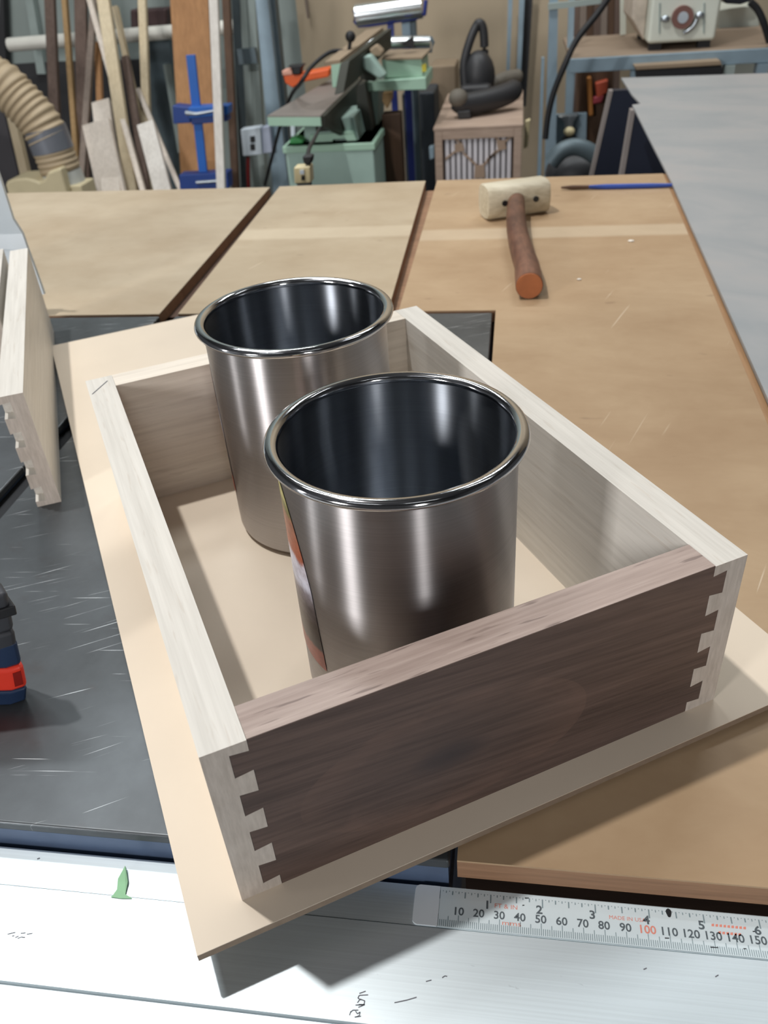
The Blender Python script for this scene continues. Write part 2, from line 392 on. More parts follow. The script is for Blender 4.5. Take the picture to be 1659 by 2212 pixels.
for r_ in range(2):   # two short lines of red print too worn to read
    for k in range(9 - 3 * r_):
        xx = 0.1300 + 0.0018 * k + 0.0025 * r_; yy = 0.0138 - 0.0034 * r_
        red.add([(xx, yy - 0.0006, z1), (xx + 0.0012, yy - 0.0006, z1), (xx + 0.0014, yy + 0.0007, z1), (xx + 0.0002, yy + 0.0005, z1)], [(0, 1, 2, 3)])
tag(dig.build('printed_numerals', M['ink'], tape), kind='stuff'); tag(red.build('red_print', M['ink_red'], tape), kind='stuff')
spot = MB()
spot.add([Vector((0.1110 + 0.0013 * math.cos(a) * (1 + .15 * math.sin(3 * a)), 0.0178 + 0.0022 * math.sin(a), z1 + 0.00003)) for a in [k * math.pi / 8 for k in range(16)]], [tuple(range(16))])
for x, y, l in ((0.0432, 0.0186, 0.001), (0.1295, 0.0030, 0.0018), (0.1432, 0.0038, 0.0007), (0.149, 0.0125, 0.0006), (0.0415, 0.0147, 0.0005), (0.1085, 0.0052, 0.001)):
    spot.add([(x - l, y - 0.0003, z1 + 2e-5), (x + l, y - 0.0001, z1 + 2e-5), (x + l, y + 0.0003, z1 + 2e-5), (x - l, y + 0.0002, z1 + 2e-5)], [(0, 1, 2, 3)])
tag(spot.build('ink_spots', M['black_void'], tape), kind='stuff')
# pencil scribbles on the rail
pen = MB()
def stroke(pxs, w=0.00022):
    P = [atz(x, y, -HR + 0.00012) for x, y in pxs]
    for a, b in zip(P, P[1:]):
        d = (b - a); n = Vector((-d.y, d.x, 0)).normalized() * w
        pen.add([a - n, b - n, b + n, a + n], [(0, 1, 2, 3)])
for s in ([(776, 2146), (790, 2141)], [(780, 2160), (773, 2156), (776, 2150), (795, 2149)], [(772, 2166), (778, 2158), (788, 2162), (786, 2170), (775, 2170)], [(768, 2171), (788, 2170), (774, 2176)],
          [(758, 2186), (762, 2182), (774, 2182)], [(768, 2184), (772, 2190), (778, 2186), (776, 2194), (768, 2197)], [(755, 2193), (758, 2184)], [(766, 2197), (780, 2195)],
          [(16, 2018), (24, 2016), (33, 2014)], [(26, 2022), (31, 2021)], [(33, 2025), (40, 2022)], [(38, 2027), (46, 2024), (54, 2025)], [(45, 2016), (55, 2015)], [(58, 2018), (70, 2016)],
          [(852, 2166), (880, 2160), (900, 2154)], [(920, 2120), (932, 2117)], [(955, 2112), (961, 2108), (966, 2109)], [(80, 1855), (86, 1853)], [(1390, 2094), (1397, 2091)], [(1545, 2110), (1552, 2106)]):
    stroke(s)
tag(pen.build('pencil_marks', M['pencil'], ro), 'grey pencil scribbles', kind='stuff')
# green masking tape scrap
gp = [(273, 1876), (256, 1901), (253, 1922), (243, 1935), (239, 1938), (262, 1941), (286, 1941), (271, 1932), (277, 1906)]
g = MB(); base = [atz(x, y, -HR + 0.0004) for x, y in gp]
top = [p + Vector((0, 0, 0.0002 + 0.0025 * min(1, max(0, (p.y - base[6].y) / 0.014)) ** 2)) for p in base]
g.add(base + top, [tuple(range(9)), tuple(range(17, 8, -1))] + [(i, (i + 1) % 9, 9 + (i + 1) % 9, 9 + i) for i in range(9)])
M['green_tape'] = plain('green_masking_tape', (140, 190, 146), 0.6)
tag(g.build('tape_scrap', M['green_tape']), 'small torn scrap of green masking tape on the aluminium rail', 'tape')

# ------------------------------------------------------------------ outfeed and extension tables
PT = 0.0145
oft = thing('outfeed_table', 'plywood outfeed and extension table behind and right of the saw', 'table', (-0.3, 1.0, FZ))
M['frame'] = wood('frame_timber', (70, 50, 40), (96, 72, 58), 'x', 20, 200, 8, 0.7)
def panel(poly, mat, label, z1=0.0, th=PT):
    o = MB().prism([(x, y, z1 - th) for x, y in poly], (0, 0, th - 0.0012)).build('plywood_panel', M['ply_edge'], oft)
    f = MB().prism([(x, y, z1 - 0.0012) for x, y in poly], (0, 0, 0.0012)); f.build('face_veneer', M[mat], o)
    return tag(o, label)
panel([(-1.25, 0.735), (-0.413, 0.735), (-0.424, 1.345), (-1.25, 1.385)], 'ply_far', 'pale panel left of the first gap')
panel([(-0.388, 0.735), (-0.121, 0.735), (-0.134, 1.352), (-0.406, 1.348)], 'ply_mid', 'middle panel between the two gaps')
xp = panel([(-0.108, 0.735), (0.0085, 0.735), (0.0085, 0.0235), (0.240, 0.0235), (0.2795, 1.345), (-0.113, 1.352)], 'ply', 'large panel under the mallet')
MB().prism([(0.2405, 0.0235, -PT), (0.2525, 0.0235, -PT), (0.2930, 1.345, -PT), (0.2800, 1.345, -PT)], (0, 0, PT - 0.0008)).build('edge_lipping', M['lipping'], xp)
MB().box((-0.140, 0.745, -0.034), (-0.095, 1.34, -PT - 0.0001)).build('joint_strip', M['ply_edge'], oft)
for x in (-1.1, -0.47, 0.2):
    for y in (0.85, 1.25): MB().box((x - 0.035, y - 0.035, FZ), (x + 0.035, y + 0.035, -0.035)).build('leg', M['frame'], oft)
for y in (0.80, 1.29): MB().box((-1.2, y - 0.02, -0.10), (0.24, y + 0.02, -0.035)).build('beam', M['frame'], oft)
MB().box((-0.46, 0.76, -0.034), (-0.36, 1.33, -PT - 0.0001)).build('joint_batten', M['frame'], oft)
MB().box((0.01, 0.06, -0.10), (0.23, 0.09, -PT - 0.0001)).build('front_beam', M['frame'], oft)

# ------------------------------------------------------------------ drawer box on its sheet
TH = 0.54171; BW, BD, BH = 0.27807, 0.38875, 0.10502; BT = 0.0078; TS, TF, TB = 0.0198, 0.0195, 0.0205
LAP = 0.0115
ux = Vector((math.cos(TH), math.sin(TH), 0)); uy = Vector((-math.sin(TH), math.cos(TH), 0))
B0 = Vector((-0.09077, -0.01138, BT))
mdf = thing('mdf_sheet', 'thin tan fibreboard sheet lying under the drawer box', 'board', B0 - ux * 0.0255 - uy * 0.0167 - Vector((0, 0, BT)), TH)
MW, MD = 0.3685, 0.772
MB().box((0, 0, BT - 0.0004), (MW, MD, BT)).build('face', M['mdf'], mdf, local=True)
MB().box((0, 0, BT - 0.0046), (MW, MD, BT - 0.0004)).build('core', M['mdf_edge'], mdf, local=True)
MB().box((0.006, 0.006, 0.0002), (MW - 0.006, MD - 0.006, BT - 0.0046)).build('backing', M['mdf_edge'], mdf, local=True)

TAILS = [(0.0128 + 0.0262 * k) for k in range(4)]   # tail centres measured down from the top edge
TW, TN = 0.0073, 0.0062                              # half heights, wide end and narrow end
def tail_line(H, x_edge, x_tip):
    """outline going down in z at x_edge with tails that reach x_tip"""
    pts = [(x_edge, H)]
    for c in TAILS: pts += [(x_edge, H - c + TN), (x_tip, H - c + TW), (x_tip, H - c - TW), (x_edge, H - c - TN)]
    return pts + [(x_edge, 0)]
G = 0.00012
dr = thing('drawer_box', 'dovetailed drawer box with dark walnut front and pale maple sides', 'drawer', B0, TH)
def extr(o2, y0, y1): return MB().prism([(x, y0, z) for x, z in o2], (0, y1 - y0, 0))
def cross_panel(y0, y1, mat, name):
    left = tail_line(BH, TS + G, LAP + G); right = [(BW - x, z) for x, z in tail_line(BH, TS + G, LAP + G)]
    o2 = left[::-1] + right
    mb = MB(); mb.prism([(x, y0, z) for x, z in o2], (0, y1 - y0, 0))
    return mb.build(name, M[mat], dr, local=True)
fp = cross_panel(0.0, TF, 'walnut', 'front_panel')
tag(fp, 'dark walnut front with knotty figure')
MB().box((TS + G, 0.0002, BH), (BW - TS - G, TF, BH + 0.0003)).build('top_edge', M['walnut_top'], fp, local=True)  # paler walnut tone laid along the top edge
cross_panel(BD - TB, BD, 'maple_x', 'back_panel')
def side_mesh(L, front_t, back_t, H=BH):
    mb = MB()
    comb = [(0, H)] + tail_line(H, TS, LAP) + [(0, 0)]
    mb.prism([(x, 0, z) for x, z in comb], (0, front_t, 0))
    mb.box((0, front_t, 0), (TS, L - back_t, H))
    mb.prism([(x, L - back_t, z) for x, z in comb], (0, back_t, 0))
    return mb
sl = side_mesh(BD, TF, TB).build('side_panel', M['maple_y'], dr, local=True)
mbR = side_mesh(BD, TF, TB); mbR.v = [Vector((BW - p.x, p.y, p.z)) for p in mbR.v]
sr = mbR.build('side_panel', M['maple_y'], dr, local=True)
# end grain of the pins shows on the front face
for s, par in ((0, sl), (1, sr)):
    comb = [(0, BH)] + tail_line(BH, TS, LAP) + [(0, 0)]
    if s: comb = [(BW - x, z) for x, z in comb]
    MB().prism([(x, -0.0001, z) for x, z in comb], (0, 0.0001, 0)).build('end_grain', M['maple_end'], par, local=True)
# pencil tick on the far left corner of the rim
a, b = atz(199, 851, BT + BH + 0.0003), atz(232, 822, BT + BH + 0.0003)
def to_local(p, o): return Matrix.Rotation(-o.rotation_euler.z, 3, 'Z') @ (p - o.location)
a, b = to_local(a, dr), to_local(b, dr); n = Vector((-(b - a).y, (b - a).x, 0)).normalized() * 0.0004
pm = MB().add([a - n, b - n, b + n, a + n], [(0, 1, 2, 3)]); pm.v = [Vector((p.x, p.y, BH + 0.0002)) for p in pm.v]
pm.build('pencil_mark', M['pencil'], sl, local=True)

# ------------------------------------------------------------------ canisters
CR, CH, RR = 0.0621, 0.1644, 0.0030
def sticker_mat():
    m, nt, b = nodes('printed_label')
    tc = N(nt, 'ShaderNodeTexCoord'); sx = N(nt, 'ShaderNodeSeparateXYZ'); nt.links.new(tc.outputs['Object'], sx.inputs[0])
    nz = noise(nt, mapped(nt, (1, 1, 1)), 70, 4, 0.6)
    md = N(nt, 'ShaderNodeMath', operation='MULTIPLY_ADD'); md.inputs[1].default_value = 0.016; nt.links.new(nz, md.inputs[0]); nt.links.new(sx.outputs['Z'], md.inputs[2])
    mr = N(nt, 'ShaderNodeMapRange'); mr.inputs[1].default_value = 0.044; mr.inputs[2].default_value = 0.162; nt.links.new(md.outputs[0], mr.inputs[0])
    r = N(nt, 'ShaderNodeValToRGB'); r.color_ramp.interpolation = 'EASE'
    st = ((0.0, (178, 74, 56)), (0.09, (178, 78, 58)), (0.13, (56, 42, 42)), (0.24, (78, 62, 58)), (0.32, (120, 108, 112)), (0.40, (168, 158, 168)), (0.46, (226, 226, 240)), (0.58, (216, 210, 220)), (0.62, (176, 92, 62)), (0.78, (172, 116, 92)), (0.85, (124, 124, 70)), (0.92, (222, 214, 140)), (1.0, (226, 220, 160)))
    e = r.color_ramp.elements
    while len(e) < len(st): e.new(0.5)
    for el, (p, c) in zip(e, st): el.position = p; el.color = (*lin(c), 1)
    nt.links.new(mr.outputs[0], r.inputs[0])
    n2 = noise(nt, mapped(nt, (1, 1, 1.4)), 160, 3, 0.7)
    col = mix(nt, 0.5, r.outputs[0], ramp(nt, n2, ((0.35, (0.35, 0.3, 0.3)), (0.6, (1, 1, 1)))), 'MULTIPLY')
    nt.links.new(col, b.inputs['Base Color']); b.inputs['Roughness'].default_value = 0.3
    return m
M['sticker'] = sticker_mat()
can = thing('steel_canister', 'nearer brushed stainless steel canister behind the walnut front', 'canister', (-0.0282, 0.151, BT), 0, 'open steel canisters in the drawer box')
prof = [(0.0, 0.0), (CR - 0.006, 0.0), (CR - 0.0035, 0.0008), (CR - 0.001, 0.003), (CR, 0.006), (CR, CH - 0.0035)]
MB().lathe(prof).build('body', M['steel_brushed'], can, local=True, smooth=50)
prof = [(CR - 0.0007, CH - 0.0035), (CR - 0.0007, 0.006), (CR - 0.004, 0.0015), (0.0, 0.0012)]
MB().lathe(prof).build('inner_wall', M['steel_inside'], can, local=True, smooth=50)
prof = [(CR + 0.0017 + RR * 1.25 * math.cos(a), CH - 0.0030 + RR * math.sin(a)) for a in [2 * math.pi * k / 14 for k in range(14)]]
MB().lathe(prof, closed=True).build('rolled_rim', M['steel_rim'], can, local=True, smooth=80)
st = MB(); a0, a1 = math.radians(148), math.radians(230); nA, nZ = 24, 16
def st_hi(u):
    t_ = min(1.0, max(0.0, (148 + 82 * u - 200) / 30)); return 0.152 - 0.112 * (1 - math.sqrt(max(0, 1 - t_ * t_)))
def st_lo(u): return 0.040 - 0.004 * u
vs = []
for i in range(nA + 1):
    u = i / nA; a = a0 + (a1 - a0) * u
    for k in range(nZ + 1):
        z = st_lo(u) + (st_hi(u) - st_lo(u)) * k / nZ
        vs.append((math.cos(a) * (CR + 0.0003), math.sin(a) * (CR + 0.0003), z))
st.add(vs, [(i * (nZ + 1) + k, (i + 1) * (nZ + 1) + k, (i + 1) * (nZ + 1) + k + 1, i * (nZ + 1) + k + 1) for i in range(nA) for k in range(nZ)])
so = st.build('printed_label', M['sticker'], can, local=True, smooth=60)
tag(so, 'glossy label with a food picture')
c2 = copy_tree(can); c2.location = (-0.1175, 0.3092, BT); c2.rotation_euler.z = math.radians(-19)
c2['label'] = 'farther brushed stainless steel canister near the back of the drawer box'

# ------------------------------------------------------------------ loose drawer sides at the left
def loose_side(front, ang, label, h=0.103, L=0.406, th=0.0195):
    o = thing('dovetailed_board', label, 'board', front, ang, 'loose maple drawer sides standing on the saw')
    # local: x to the left face (0..-th), y along the board; sockets open to the left face
    mb = MB(); lapx = 0.0112
    pts = [(0, h)]
    pts += [(-th, h)]
    for c in TAILS:
        pts += [(-th, h - c + 0.0062), (-lapx, h - c + 0.0072), (-lapx, h - c - 0.0072), (-th, h - c - 0.0062)]
    pts += [(-th, 0), (0, 0)]
    mb.prism([(x, 0, z) for x, z in pts], (0, 0.0125, 0))
    mb.box((-th, 0.0125, 0), (0, L, h))
    bo = mb.build('board', M['maple_y'], o, local=True)
    MB().prism([(x, -0.0001, z) for x, z in pts], (0, 0.0001, 0)).build('end_grain', M['maple_end'], bo, local=True)
    return o
ang = math.atan2(0.185, 0.362)
loose_side((-0.346, 0.3216, 0), ang, 'pale maple drawer side with dovetail sockets in its end, standing beside the mitre slot')
loose_side((-0.3695 - 0.455 * 0.20, 0.3095 + 0.89 * 0.20, 0), ang + 0.004, 'second maple drawer side at the left border, just behind the first one', L=0.22)

# ------------------------------------------------------------------ white sheet behind them
M['white_plastic'] = plain('white_plastic', (214, 224, 230), 0.35, 0, 0.03, 3)
sh = MB(); Ys = 0.745
ed = [(95, 636), (78, 588), (60, 540), (48, 505), (28, 474), (14, 430), (2, 392), (-30, 300)]
P = [at(x, y, Ys - 0.012 * abs(i - 3) * 0.3) for i, (x, y) in enumerate(ed)]
lf = [Vector((-0.86, 0.735, p.z)) for p in P]
th_ = Vector((0.0, 0.0045, 0))
n_ = len(P); vs = P + lf + [p + th_ for p in P] + [p + th_ for p in lf]; fs = []
for i in range(n_ - 1):
    fs += [(i, i + 1, n_ + i + 1, n_ + i), (2 * n_ + i, 3 * n_ + i, 3 * n_ + i + 1, 2 * n_ + i + 1), (i, 2 * n_ + i, 2 * n_ + i + 1, i + 1), (n_ + i, n_ + i + 1, 3 * n_ + i + 1, 3 * n_ + i)]
fs += [(0, n_, 3 * n_, 2 * n_), (n_ - 1, 3 * n_ - 1, 4 * n_ - 1, 2 * n_ - 1)]
# let its foot reach the bench
zmin = min(p.z for p in P)
sh.add(vs, fs); sh.box((-0.86, 0.735, 0.0), (-0.845, 0.745, zmin + 0.02))
tag(sh.build('blade_guard', M['white_plastic']), 'white plastic guard panel rising behind the loose drawer sides', 'guard')

# ------------------------------------------------------------------ cordless tool at the left border
M['tool_grey'] = plain('charcoal_rubber', (52, 54, 60), 0.6); M['tool_blue'] = plain('navy_plastic', (34, 52, 82), 0.4)
M['tool_red'] = plain('red_plastic', (232, 64, 46), 0.35); M['tool_black'] = plain('black_plastic', (24, 24, 28), 0.5)
NC, FC = atz(22, 1525, 0), atz(58, 1513, 0)
tool = thing('cordless_drill', 'cordless drill with navy battery and red latch standing at the left border', 'power tool', (-0.31, 0.14, 0))
LX = -0.37
def slab(name, r0, r1, mat, bev=0.002, par=None, left=LX, grow=0.0):
    """block between two pixel points of the right-hand outline, taken in the plane of the far edge"""
    a, b = at(*r0, FC.y), at(*r1, FC.y); d = NC - FC; g = Vector((grow, 0, 0))
    lo = [a + g, a + d + g, Vector((left, NC.y - 0.012, a.z)), Vector((left, FC.y + 0.012, a.z)), Vector((a.x - 0.012, FC.y + 0.012, a.z))]
    hi = [b + g, b + d + g, Vector((left, NC.y - 0.012, b.z)), Vector((left, FC.y + 0.012, b.z)), Vector((b.x - 0.012, FC.y + 0.012, b.z))]
    n = 5; fs = [tuple(range(n - 1, -1, -1)), tuple(range(n, 2 * n))] + [(i, (i + 1) % n, n + (i + 1) % n, n + i) for i in range(n)]
    return MB().add(lo + hi, fs).build(name, M[mat], par or tool, bevel=bev)
slab('battery_foot', (58, 1513), (60, 1484), 'tool_blue')
latch = slab('battery_latch', (62, 1484), (52, 1436), 'tool_red', 0.003)
a, b = at(62, 1484, FC.y), at(52, 1436, FC.y); d = NC - FC; nn = Vector((-d.y, d.x, 0)).normalized(); nn = nn if nn.x > 0 else -nn
q = [a + d * u + (b - a) * v - nn * 0.003 for u, v in ((0.25, 0.22), (0.75, 0.22), (0.72, 0.8), (0.25, 0.8))]
MB().prism(q, nn * 0.0036).build('latch_recess', plain('dark_red_recess', (140, 30, 24), 0.4), latch)
slab('battery_shell', (50, 1436), (38, 1384), 'tool_blue', 0.003)
slab('handle', (46, 1436), (33, 1362), 'tool_grey', 0.003, left=-0.36)
slab('motor_body', (33, 1362), (18, 1280), 'tool_grey', 0.003, left=-0.36)
slab('trigger', (35, 1328), (30, 1308), 'tool_black', 0.001, left=-0.30, grow=0.001)
slab('red_stripe', (7, 1290), (5, 1286), 'tool_red', 0.0005, left=-0.35, grow=-0.001)

# ------------------------------------------------------------------ mallet and brush
M['mallet_head'] = wood('pale_mallet_head', (186, 172, 142), (222, 214, 192), 'x', 30, 200, 5, 0.6, blotch=0.25)
M['mallet_handle'] = wood('worn_red_brown_handle', (78, 50, 42), (142, 100, 78), 'y', 30, 200, 2.5, 0.45, blotch=0.7)
M['handle_end'] = plain('orange_end_grain', (162, 96, 56), 0.6, 0, 0.1, 60)
ml = thing('mallet', 'wooden mallet with pale square head and red-brown handle lying on plywood', 'mallet', (0.03, 1.0, 0))
hl = atz(1056, 481, 0.0); hr = atz(1188, 462, 0.0)
cxm = (hl + hr) / 2; hw = (hr - hl).length / 2; dirx = (hr - hl).normalized(); diry = Vector((-dirx.y, dirx.x, 0))
Mh = Matrix((( dirx.x, diry.x, 0, cxm.x), (dirx.y, diry.y, 0, cxm.y), (0, 0, 1, 0), (0, 0, 0, 1)))
# barrel-shaped head lying on its side
seg = 28; hb = MB(); rx = 0.0235; prof_h = [(-hw, 0.94), (-hw + 0.004, 1.0), (hw - 0.004, 1.0), (hw, 0.94)]
vs = []
for xx, k in prof_h:
    for j in range(seg):
        a = 2 * math.pi * j / seg
        sq = 1.0 / max(abs(math.cos(a)), abs(math.sin(a))) ** 0.55
        vs.append(Mh @ Vector((xx, 0.0235 + rx * k * sq * math.cos(a) * 1.05, 0.028 + rx * k * sq * math.sin(a) * 1.08)))
fs = [(i * seg + j, i * seg + (j + 1) % seg, (i + 1) * seg + (j + 1) % seg, (i + 1) * seg + j) for i in range(3) for j in range(seg)] + [tuple(range(seg - 1, -1, -1)), tuple(range(3 * seg, 4 * seg))]
zl = min(v.z for v in vs)
hb.add([v - Vector((0, 0, zl)) for v in vs], fs); head = hb.build('head', M['mallet_head'], ml, smooth=40)
for sx_ in (-0.0255, 0.025):
    q = Mh @ Vector((sx_, -0.0035, 0.026)); MB().tube([q, q + diry * 0.012], 0.0042, 12).build('hole_stub', M['tool_black'], head, smooth=40)  # black stubs stand in for the dark holes in the head
# handle: slightly bowed and swelling
e0 = Mh @ Vector((0.002, 0.02, 0.026)); e1 = atz(1145, 612, 0.020)
hp = []; rr = []
for i in range(12):
    u = i / 11; p = e0.lerp(e1, u); p.x += 0.006 * math.sin(u * math.pi * 1.2) * (-1 if u < .8 else 0.2); p.z = 0.026 + (0.0170 - 0.026) * u
    hp.append(p); rr.append(0.0125 + 0.0030 * math.sin(min(1, u * 1.1) * math.pi * 0.5) + (0.001 if u > .85 else 0))
ho = MB().tube(hp, rr, 20).build('handle', M['mallet_handle'], ml, smooth=50)
d_ = (hp[-1] - hp[-2]).normalized()
MB().tube([hp[-1] - d_ * 0.002, hp[-1] + d_ * 0.0015], [rr[-1] * 0.99, rr[-1] * 0.94], 20).build('handle_end', M['handle_end'], ho, smooth=40)
M['blue_paint'] = plain('blue_lacquer', (44, 72, 150), 0.35); M['bristle'] = plain('brown_bristle', (92, 66, 48), 0.7)
br = thing('paint_brush', 'thin blue-handled brush lying along the far edge of the plywood', 'brush', (0.19, 1.27, 0))
p0, p1, p2 = atz(1212, 405, 0.004), atz(1272, 404, 0.004), atz(1456, 400, 0.004)
MB().tube([p0, p0.lerp(p1, 0.4), p1], [0.0016, 0.0034, 0.0030], 10).build('bristles', M['bristle'], br, smooth=50)
MB().tube([p1, p1.lerp(p2, 0.2), p1.lerp(p2, 0.7), p2], [0.0030, 0.0042, 0.0040, 0.0030], 10).build('handle', M['blue_paint'], br, smooth=50)

# wood chips left on the plywood
M['chip'] = plain('white_chip', (232, 226, 214), 0.6)
for (x, y), r_, lb in (((1251, 604), 0.0030, 'small white wood chip on the plywood right of the mallet handle'), ((1363, 521), 0.0045, 'pale curled shaving on the plywood near the grey table')):
    c_ = atz(x, y, 0.0006)
    tag(MB().ball(c_ + Vector((0, 0, 0.0006)), r_, 8, (1.0, 0.6, 0.3)).floor(0.0001).build('wood_chip', M['chip']), lb, 'wood chip', 'chips on the plywood')

# ------------------------------------------------------------------ grey metal table at the right
def sheetmetal():
    m, nt, b = nodes('dusty_sheet_steel')
    g = noise(nt, mapped(nt, (4, 7, 1), (0, 0, 0.5)), 1.0, 5, 0.6, 0.5)
    col = ramp(nt, g, ((0.25, lin((150, 156, 160))), (0.55, lin((168, 169, 170))), (0.8, lin((178, 173, 171)))))
    nt.links.new(col, b.inputs['Base Color']); b.inputs['Metallic'].default_value = 0.35; b.inputs['Roughness'].default_value = 0.5
    return m
M['sheet'] = sheetmetal()
M['navy'] = plain('navy_paint', (26, 32, 48), 0.5); M['pale_edge'] = plain('bare_edge', (140, 132, 128), 0.6)
gt = thing('steel_table', 'dusty grey sheet steel table along the right border, on navy side panels', 'table', (0.7, 1.3, FZ))
zt = 0.008
pa = [atz(1659, 862, zt), atz(1452, 395, zt), atz(1402, 298, zt), atz(1366, 226, zt), atz(1384, 224, zt), atz(1365, 204, zt), atz(1342, 168, zt), atz(1659, 158, zt)]
ext0 = pa[0] + (pa[0] - pa[1]) * 0.55; far = pa[-1] + (pa[-1] - pa[-2]) * 0.6
poly = [ext0] + pa[:-1] + [far, Vector((far.x, ext0.y, zt))]
MB().prism([p - Vector((0, 0, 0.004)) for p in poly], (0, 0, 0.004)).build('top_sheet', M['sheet'], gt)
for (tx, ty), (bx, by), wdt in (((1372, 238), (1346, 392), 0.40), ((1324, 196), (1290, 345), 0.30)):
    yy = 1.99 if tx > 1350 else 2.45
    a, b = at(tx, ty, yy), at(bx, by, yy); d = b - a; b2 = a + d * ((FZ - a.z) / d.z)
    a2 = a + d * ((0.0035 - a.z) / d.z) if a.z > 0.0035 else a
    pn = MB().prism([a2, b2, b2 + Vector((wdt, 0, 0)), Vector((a2.x + wdt, a2.y, a2.z))], (0, 0.03, 0)).build('side_panel', M['navy'], gt)
    MB().prism([a2 + Vector((-0.010, -0.002, 0)), b2 + Vector((-0.010, -0.002, 0)), b2 + Vector((0.0, -0.002, 0)), a2 + Vector((0.0, -0.002, 0))], (0, 0.033, 0)).build('edge_strip', M['pale_edge'], pn)
for x, y in ((0.75, 0.6), (1.3, 2.2), (1.3, 0.6)): MB().box((x - 0.03, y - 0.03, FZ), (x + 0.03, y + 0.03, zt - 0.0042)).build('leg', M['navy'], gt)
# ------------------------------------------------------------------ background: lumber rack at the left
M['cream_wood'] = wood('cream_lumber', (196, 178, 146), (216, 202, 172), 'z', 14, 120, 10, 0.65)
M['pale_wood'] = wood('pale_lumber', (208, 196, 182), (228, 218, 206), 'z', 14, 120, 10, 0.65)
M['white_wood'] = wood('whitewashed_lumber', (206, 200, 192), (226, 222, 214), 'z', 14, 120, 10, 0.65)
M['tan_wood'] = wood('tan_lumber', (148, 118, 78), (172, 142, 100), 'z', 14, 120, 10, 0.65)
M['brown_wood'] = wood('brown_lumber', (84, 68, 60), (116, 98, 88), 'z', 14, 120, 10, 0.65)
M['grey_wood'] = wood('grey_brown_lumber', (112, 100, 92), (142, 128, 116), 'z', 14, 120, 10, 0.65)
M['orange_wood'] = wood('orange_brown_board', (160, 116, 76), (184, 138, 94), 'z', 6, 90, 5, 0.65, blotch=0.3)
M['dark_wood'] = wood('dark_lumber', (66, 48, 36), (96, 72, 54), 'z', 14, 120, 10, 0.65)
def plank(top, bot, wpx, Yt, Yb, mat, label, thick=0.025, up=0.5, stop_top=False, cat='plank', group='lumber leaning at the left wall'):
    A, B = at(*top, Yt), at(*bot, Yb); d = (A - B)
    foot = B + d * ((FZ + 0.005 - B.z) / d.z)
    dn = d.normalized(); head = A if stop_top else A + dn * up
    w = wpx * (at(*top, Yt) - CAM).dot(VF) / FPX
    ax = Vector((1, 0, 0)); ax = (ax - dn * ax.dot(dn)).normalized(); ay = dn.cross(ax)
    if ay.y < 0: ay = -ay
    mb = MB().prism([foot - ax * w / 2, foot + ax * w / 2, head + ax * w / 2, head - ax * w / 2], ay * thick)
    return tag(mb.build('lumber_plank', M[mat], bevel=0.002), label, cat, group)
plank((105, 0), (118, 300), 22, 3.70, 3.40, 'brown_wood', 'dark brown plank upright right of the ribbed hose, leftmost of the lumber')
plank((137, 0), (160, 300), 11, 3.64, 3.34, 'tan_wood', 'narrow tan strip of lumber beside the dark brown plank')
plank((172, 0), (180, 390), 27, 3.60, 3.30, 'brown_wood', 'wide brown plank behind the pale offcuts', thick=0.02)
plank((197, 60), (180, 300), 14, 3.52, 3.22, 'grey_wood', 'grey-brown strip tilting left across the wide brown plank', thick=0.02)
plank((208, 90), (216, 300), 12, 3.56, 3.26, 'orange_wood', 'short rust-coloured stick among the brown planks', stop_top=True)
plank((192, 0), (262, 250), 11, 3.48, 3.18, 'pale_wood', 'thin pale strip leaning against the cream board')
plank((221, 0), (281, 405), 27, 3.36, 3.06, 'cream_wood', 'long cream board leaning, brightest of the tall lumber')
plank((246, 12), (330, 400), 12, 3.64, 3.34, 'cream_wood', 'thin cream batten just right of the long cream board', stop_top=True)
plank((268, 120), (314, 405), 16, 3.41, 3.11, 'brown_wood', 'dark brown strip right of the long cream board', stop_top=True)
plank((305, 0), (313, 220), 17, 3.75, 3.45, 'cream_wood', 'pale upright batten left of the orange-brown board')
plank((205, 262), (238, 410), 62, 3.12, 2.97, 'pale_wood', 'wide pale offcut with a square top, left of the cream board', stop_top=True)
plank((216, 216), (226, 300), 40, 3.29, 3.14, 'pale_wood', 'small pale block standing behind the wide offcut', stop_top=True)
plank((312, 264), (350, 410), 38, 3.12, 2.97, 'white_wood', 'whitish offcut leaning right of the cream board', stop_top=True)
plank((296, 190), (388, 408), 10, 3.46, 3.16, 'pale_wood', 'thin pale strip slanting down toward the blue clamp', stop_top=True)
plank((408, 0), (429, 392), 86, 3.33, 3.18, 'orange_wood', 'broad orange-brown board behind the blue clamp', thick=0.03)
plank((460, 0), (476, 396), 20, 2.99, 2.84, 'white_wood', 'white-painted square batten right of the blue clamp', thick=0.02)
plank((487, 0), (507, 396), 17, 3.37, 3.22, 'dark_wood', 'dark brown board just right of the white batten')

# blue bar clamp
M['clamp_blue'] = plain('blue_enamel', (28, 98, 184), 0.4); M['clamp_dark'] = plain('dark_blue_enamel', (24, 60, 132), 0.45); M['zinc'] = plain('zinc', (176, 184, 190), 0.3, 0.9)
Yc = 2.98
cl = thing('bar_clamp', 'tall blue bar clamp standing against the orange-brown board', 'clamp', (at(435, 390, Yc).x, Yc, FZ))
foot = at(440, 390, Yc); topc = at(411, 119, Yc); dd = foot - topc; ft = topc + dd * ((FZ - topc.z) / dd.z)
w_ = Vector((0.0165, 0, 0))
MB().prism([topc - w_, topc + w_, ft + w_, ft - w_], (0, 0.012, 0)).build('bar', M['clamp_blue'], cl, bevel=0.001)
jaw = MB().px([(372, 228), (410, 232), (412, 266), (374, 268)], Yc - 0.025, 0.06).build('jaw_block', M['clamp_dark'], cl, bevel=0.004)
MB().px([(406, 232), (492, 228), (492, 248), (408, 256)], Yc - 0.03, 0.06).build('jaw_arm', M['clamp_blue'], cl, bevel=0.003)
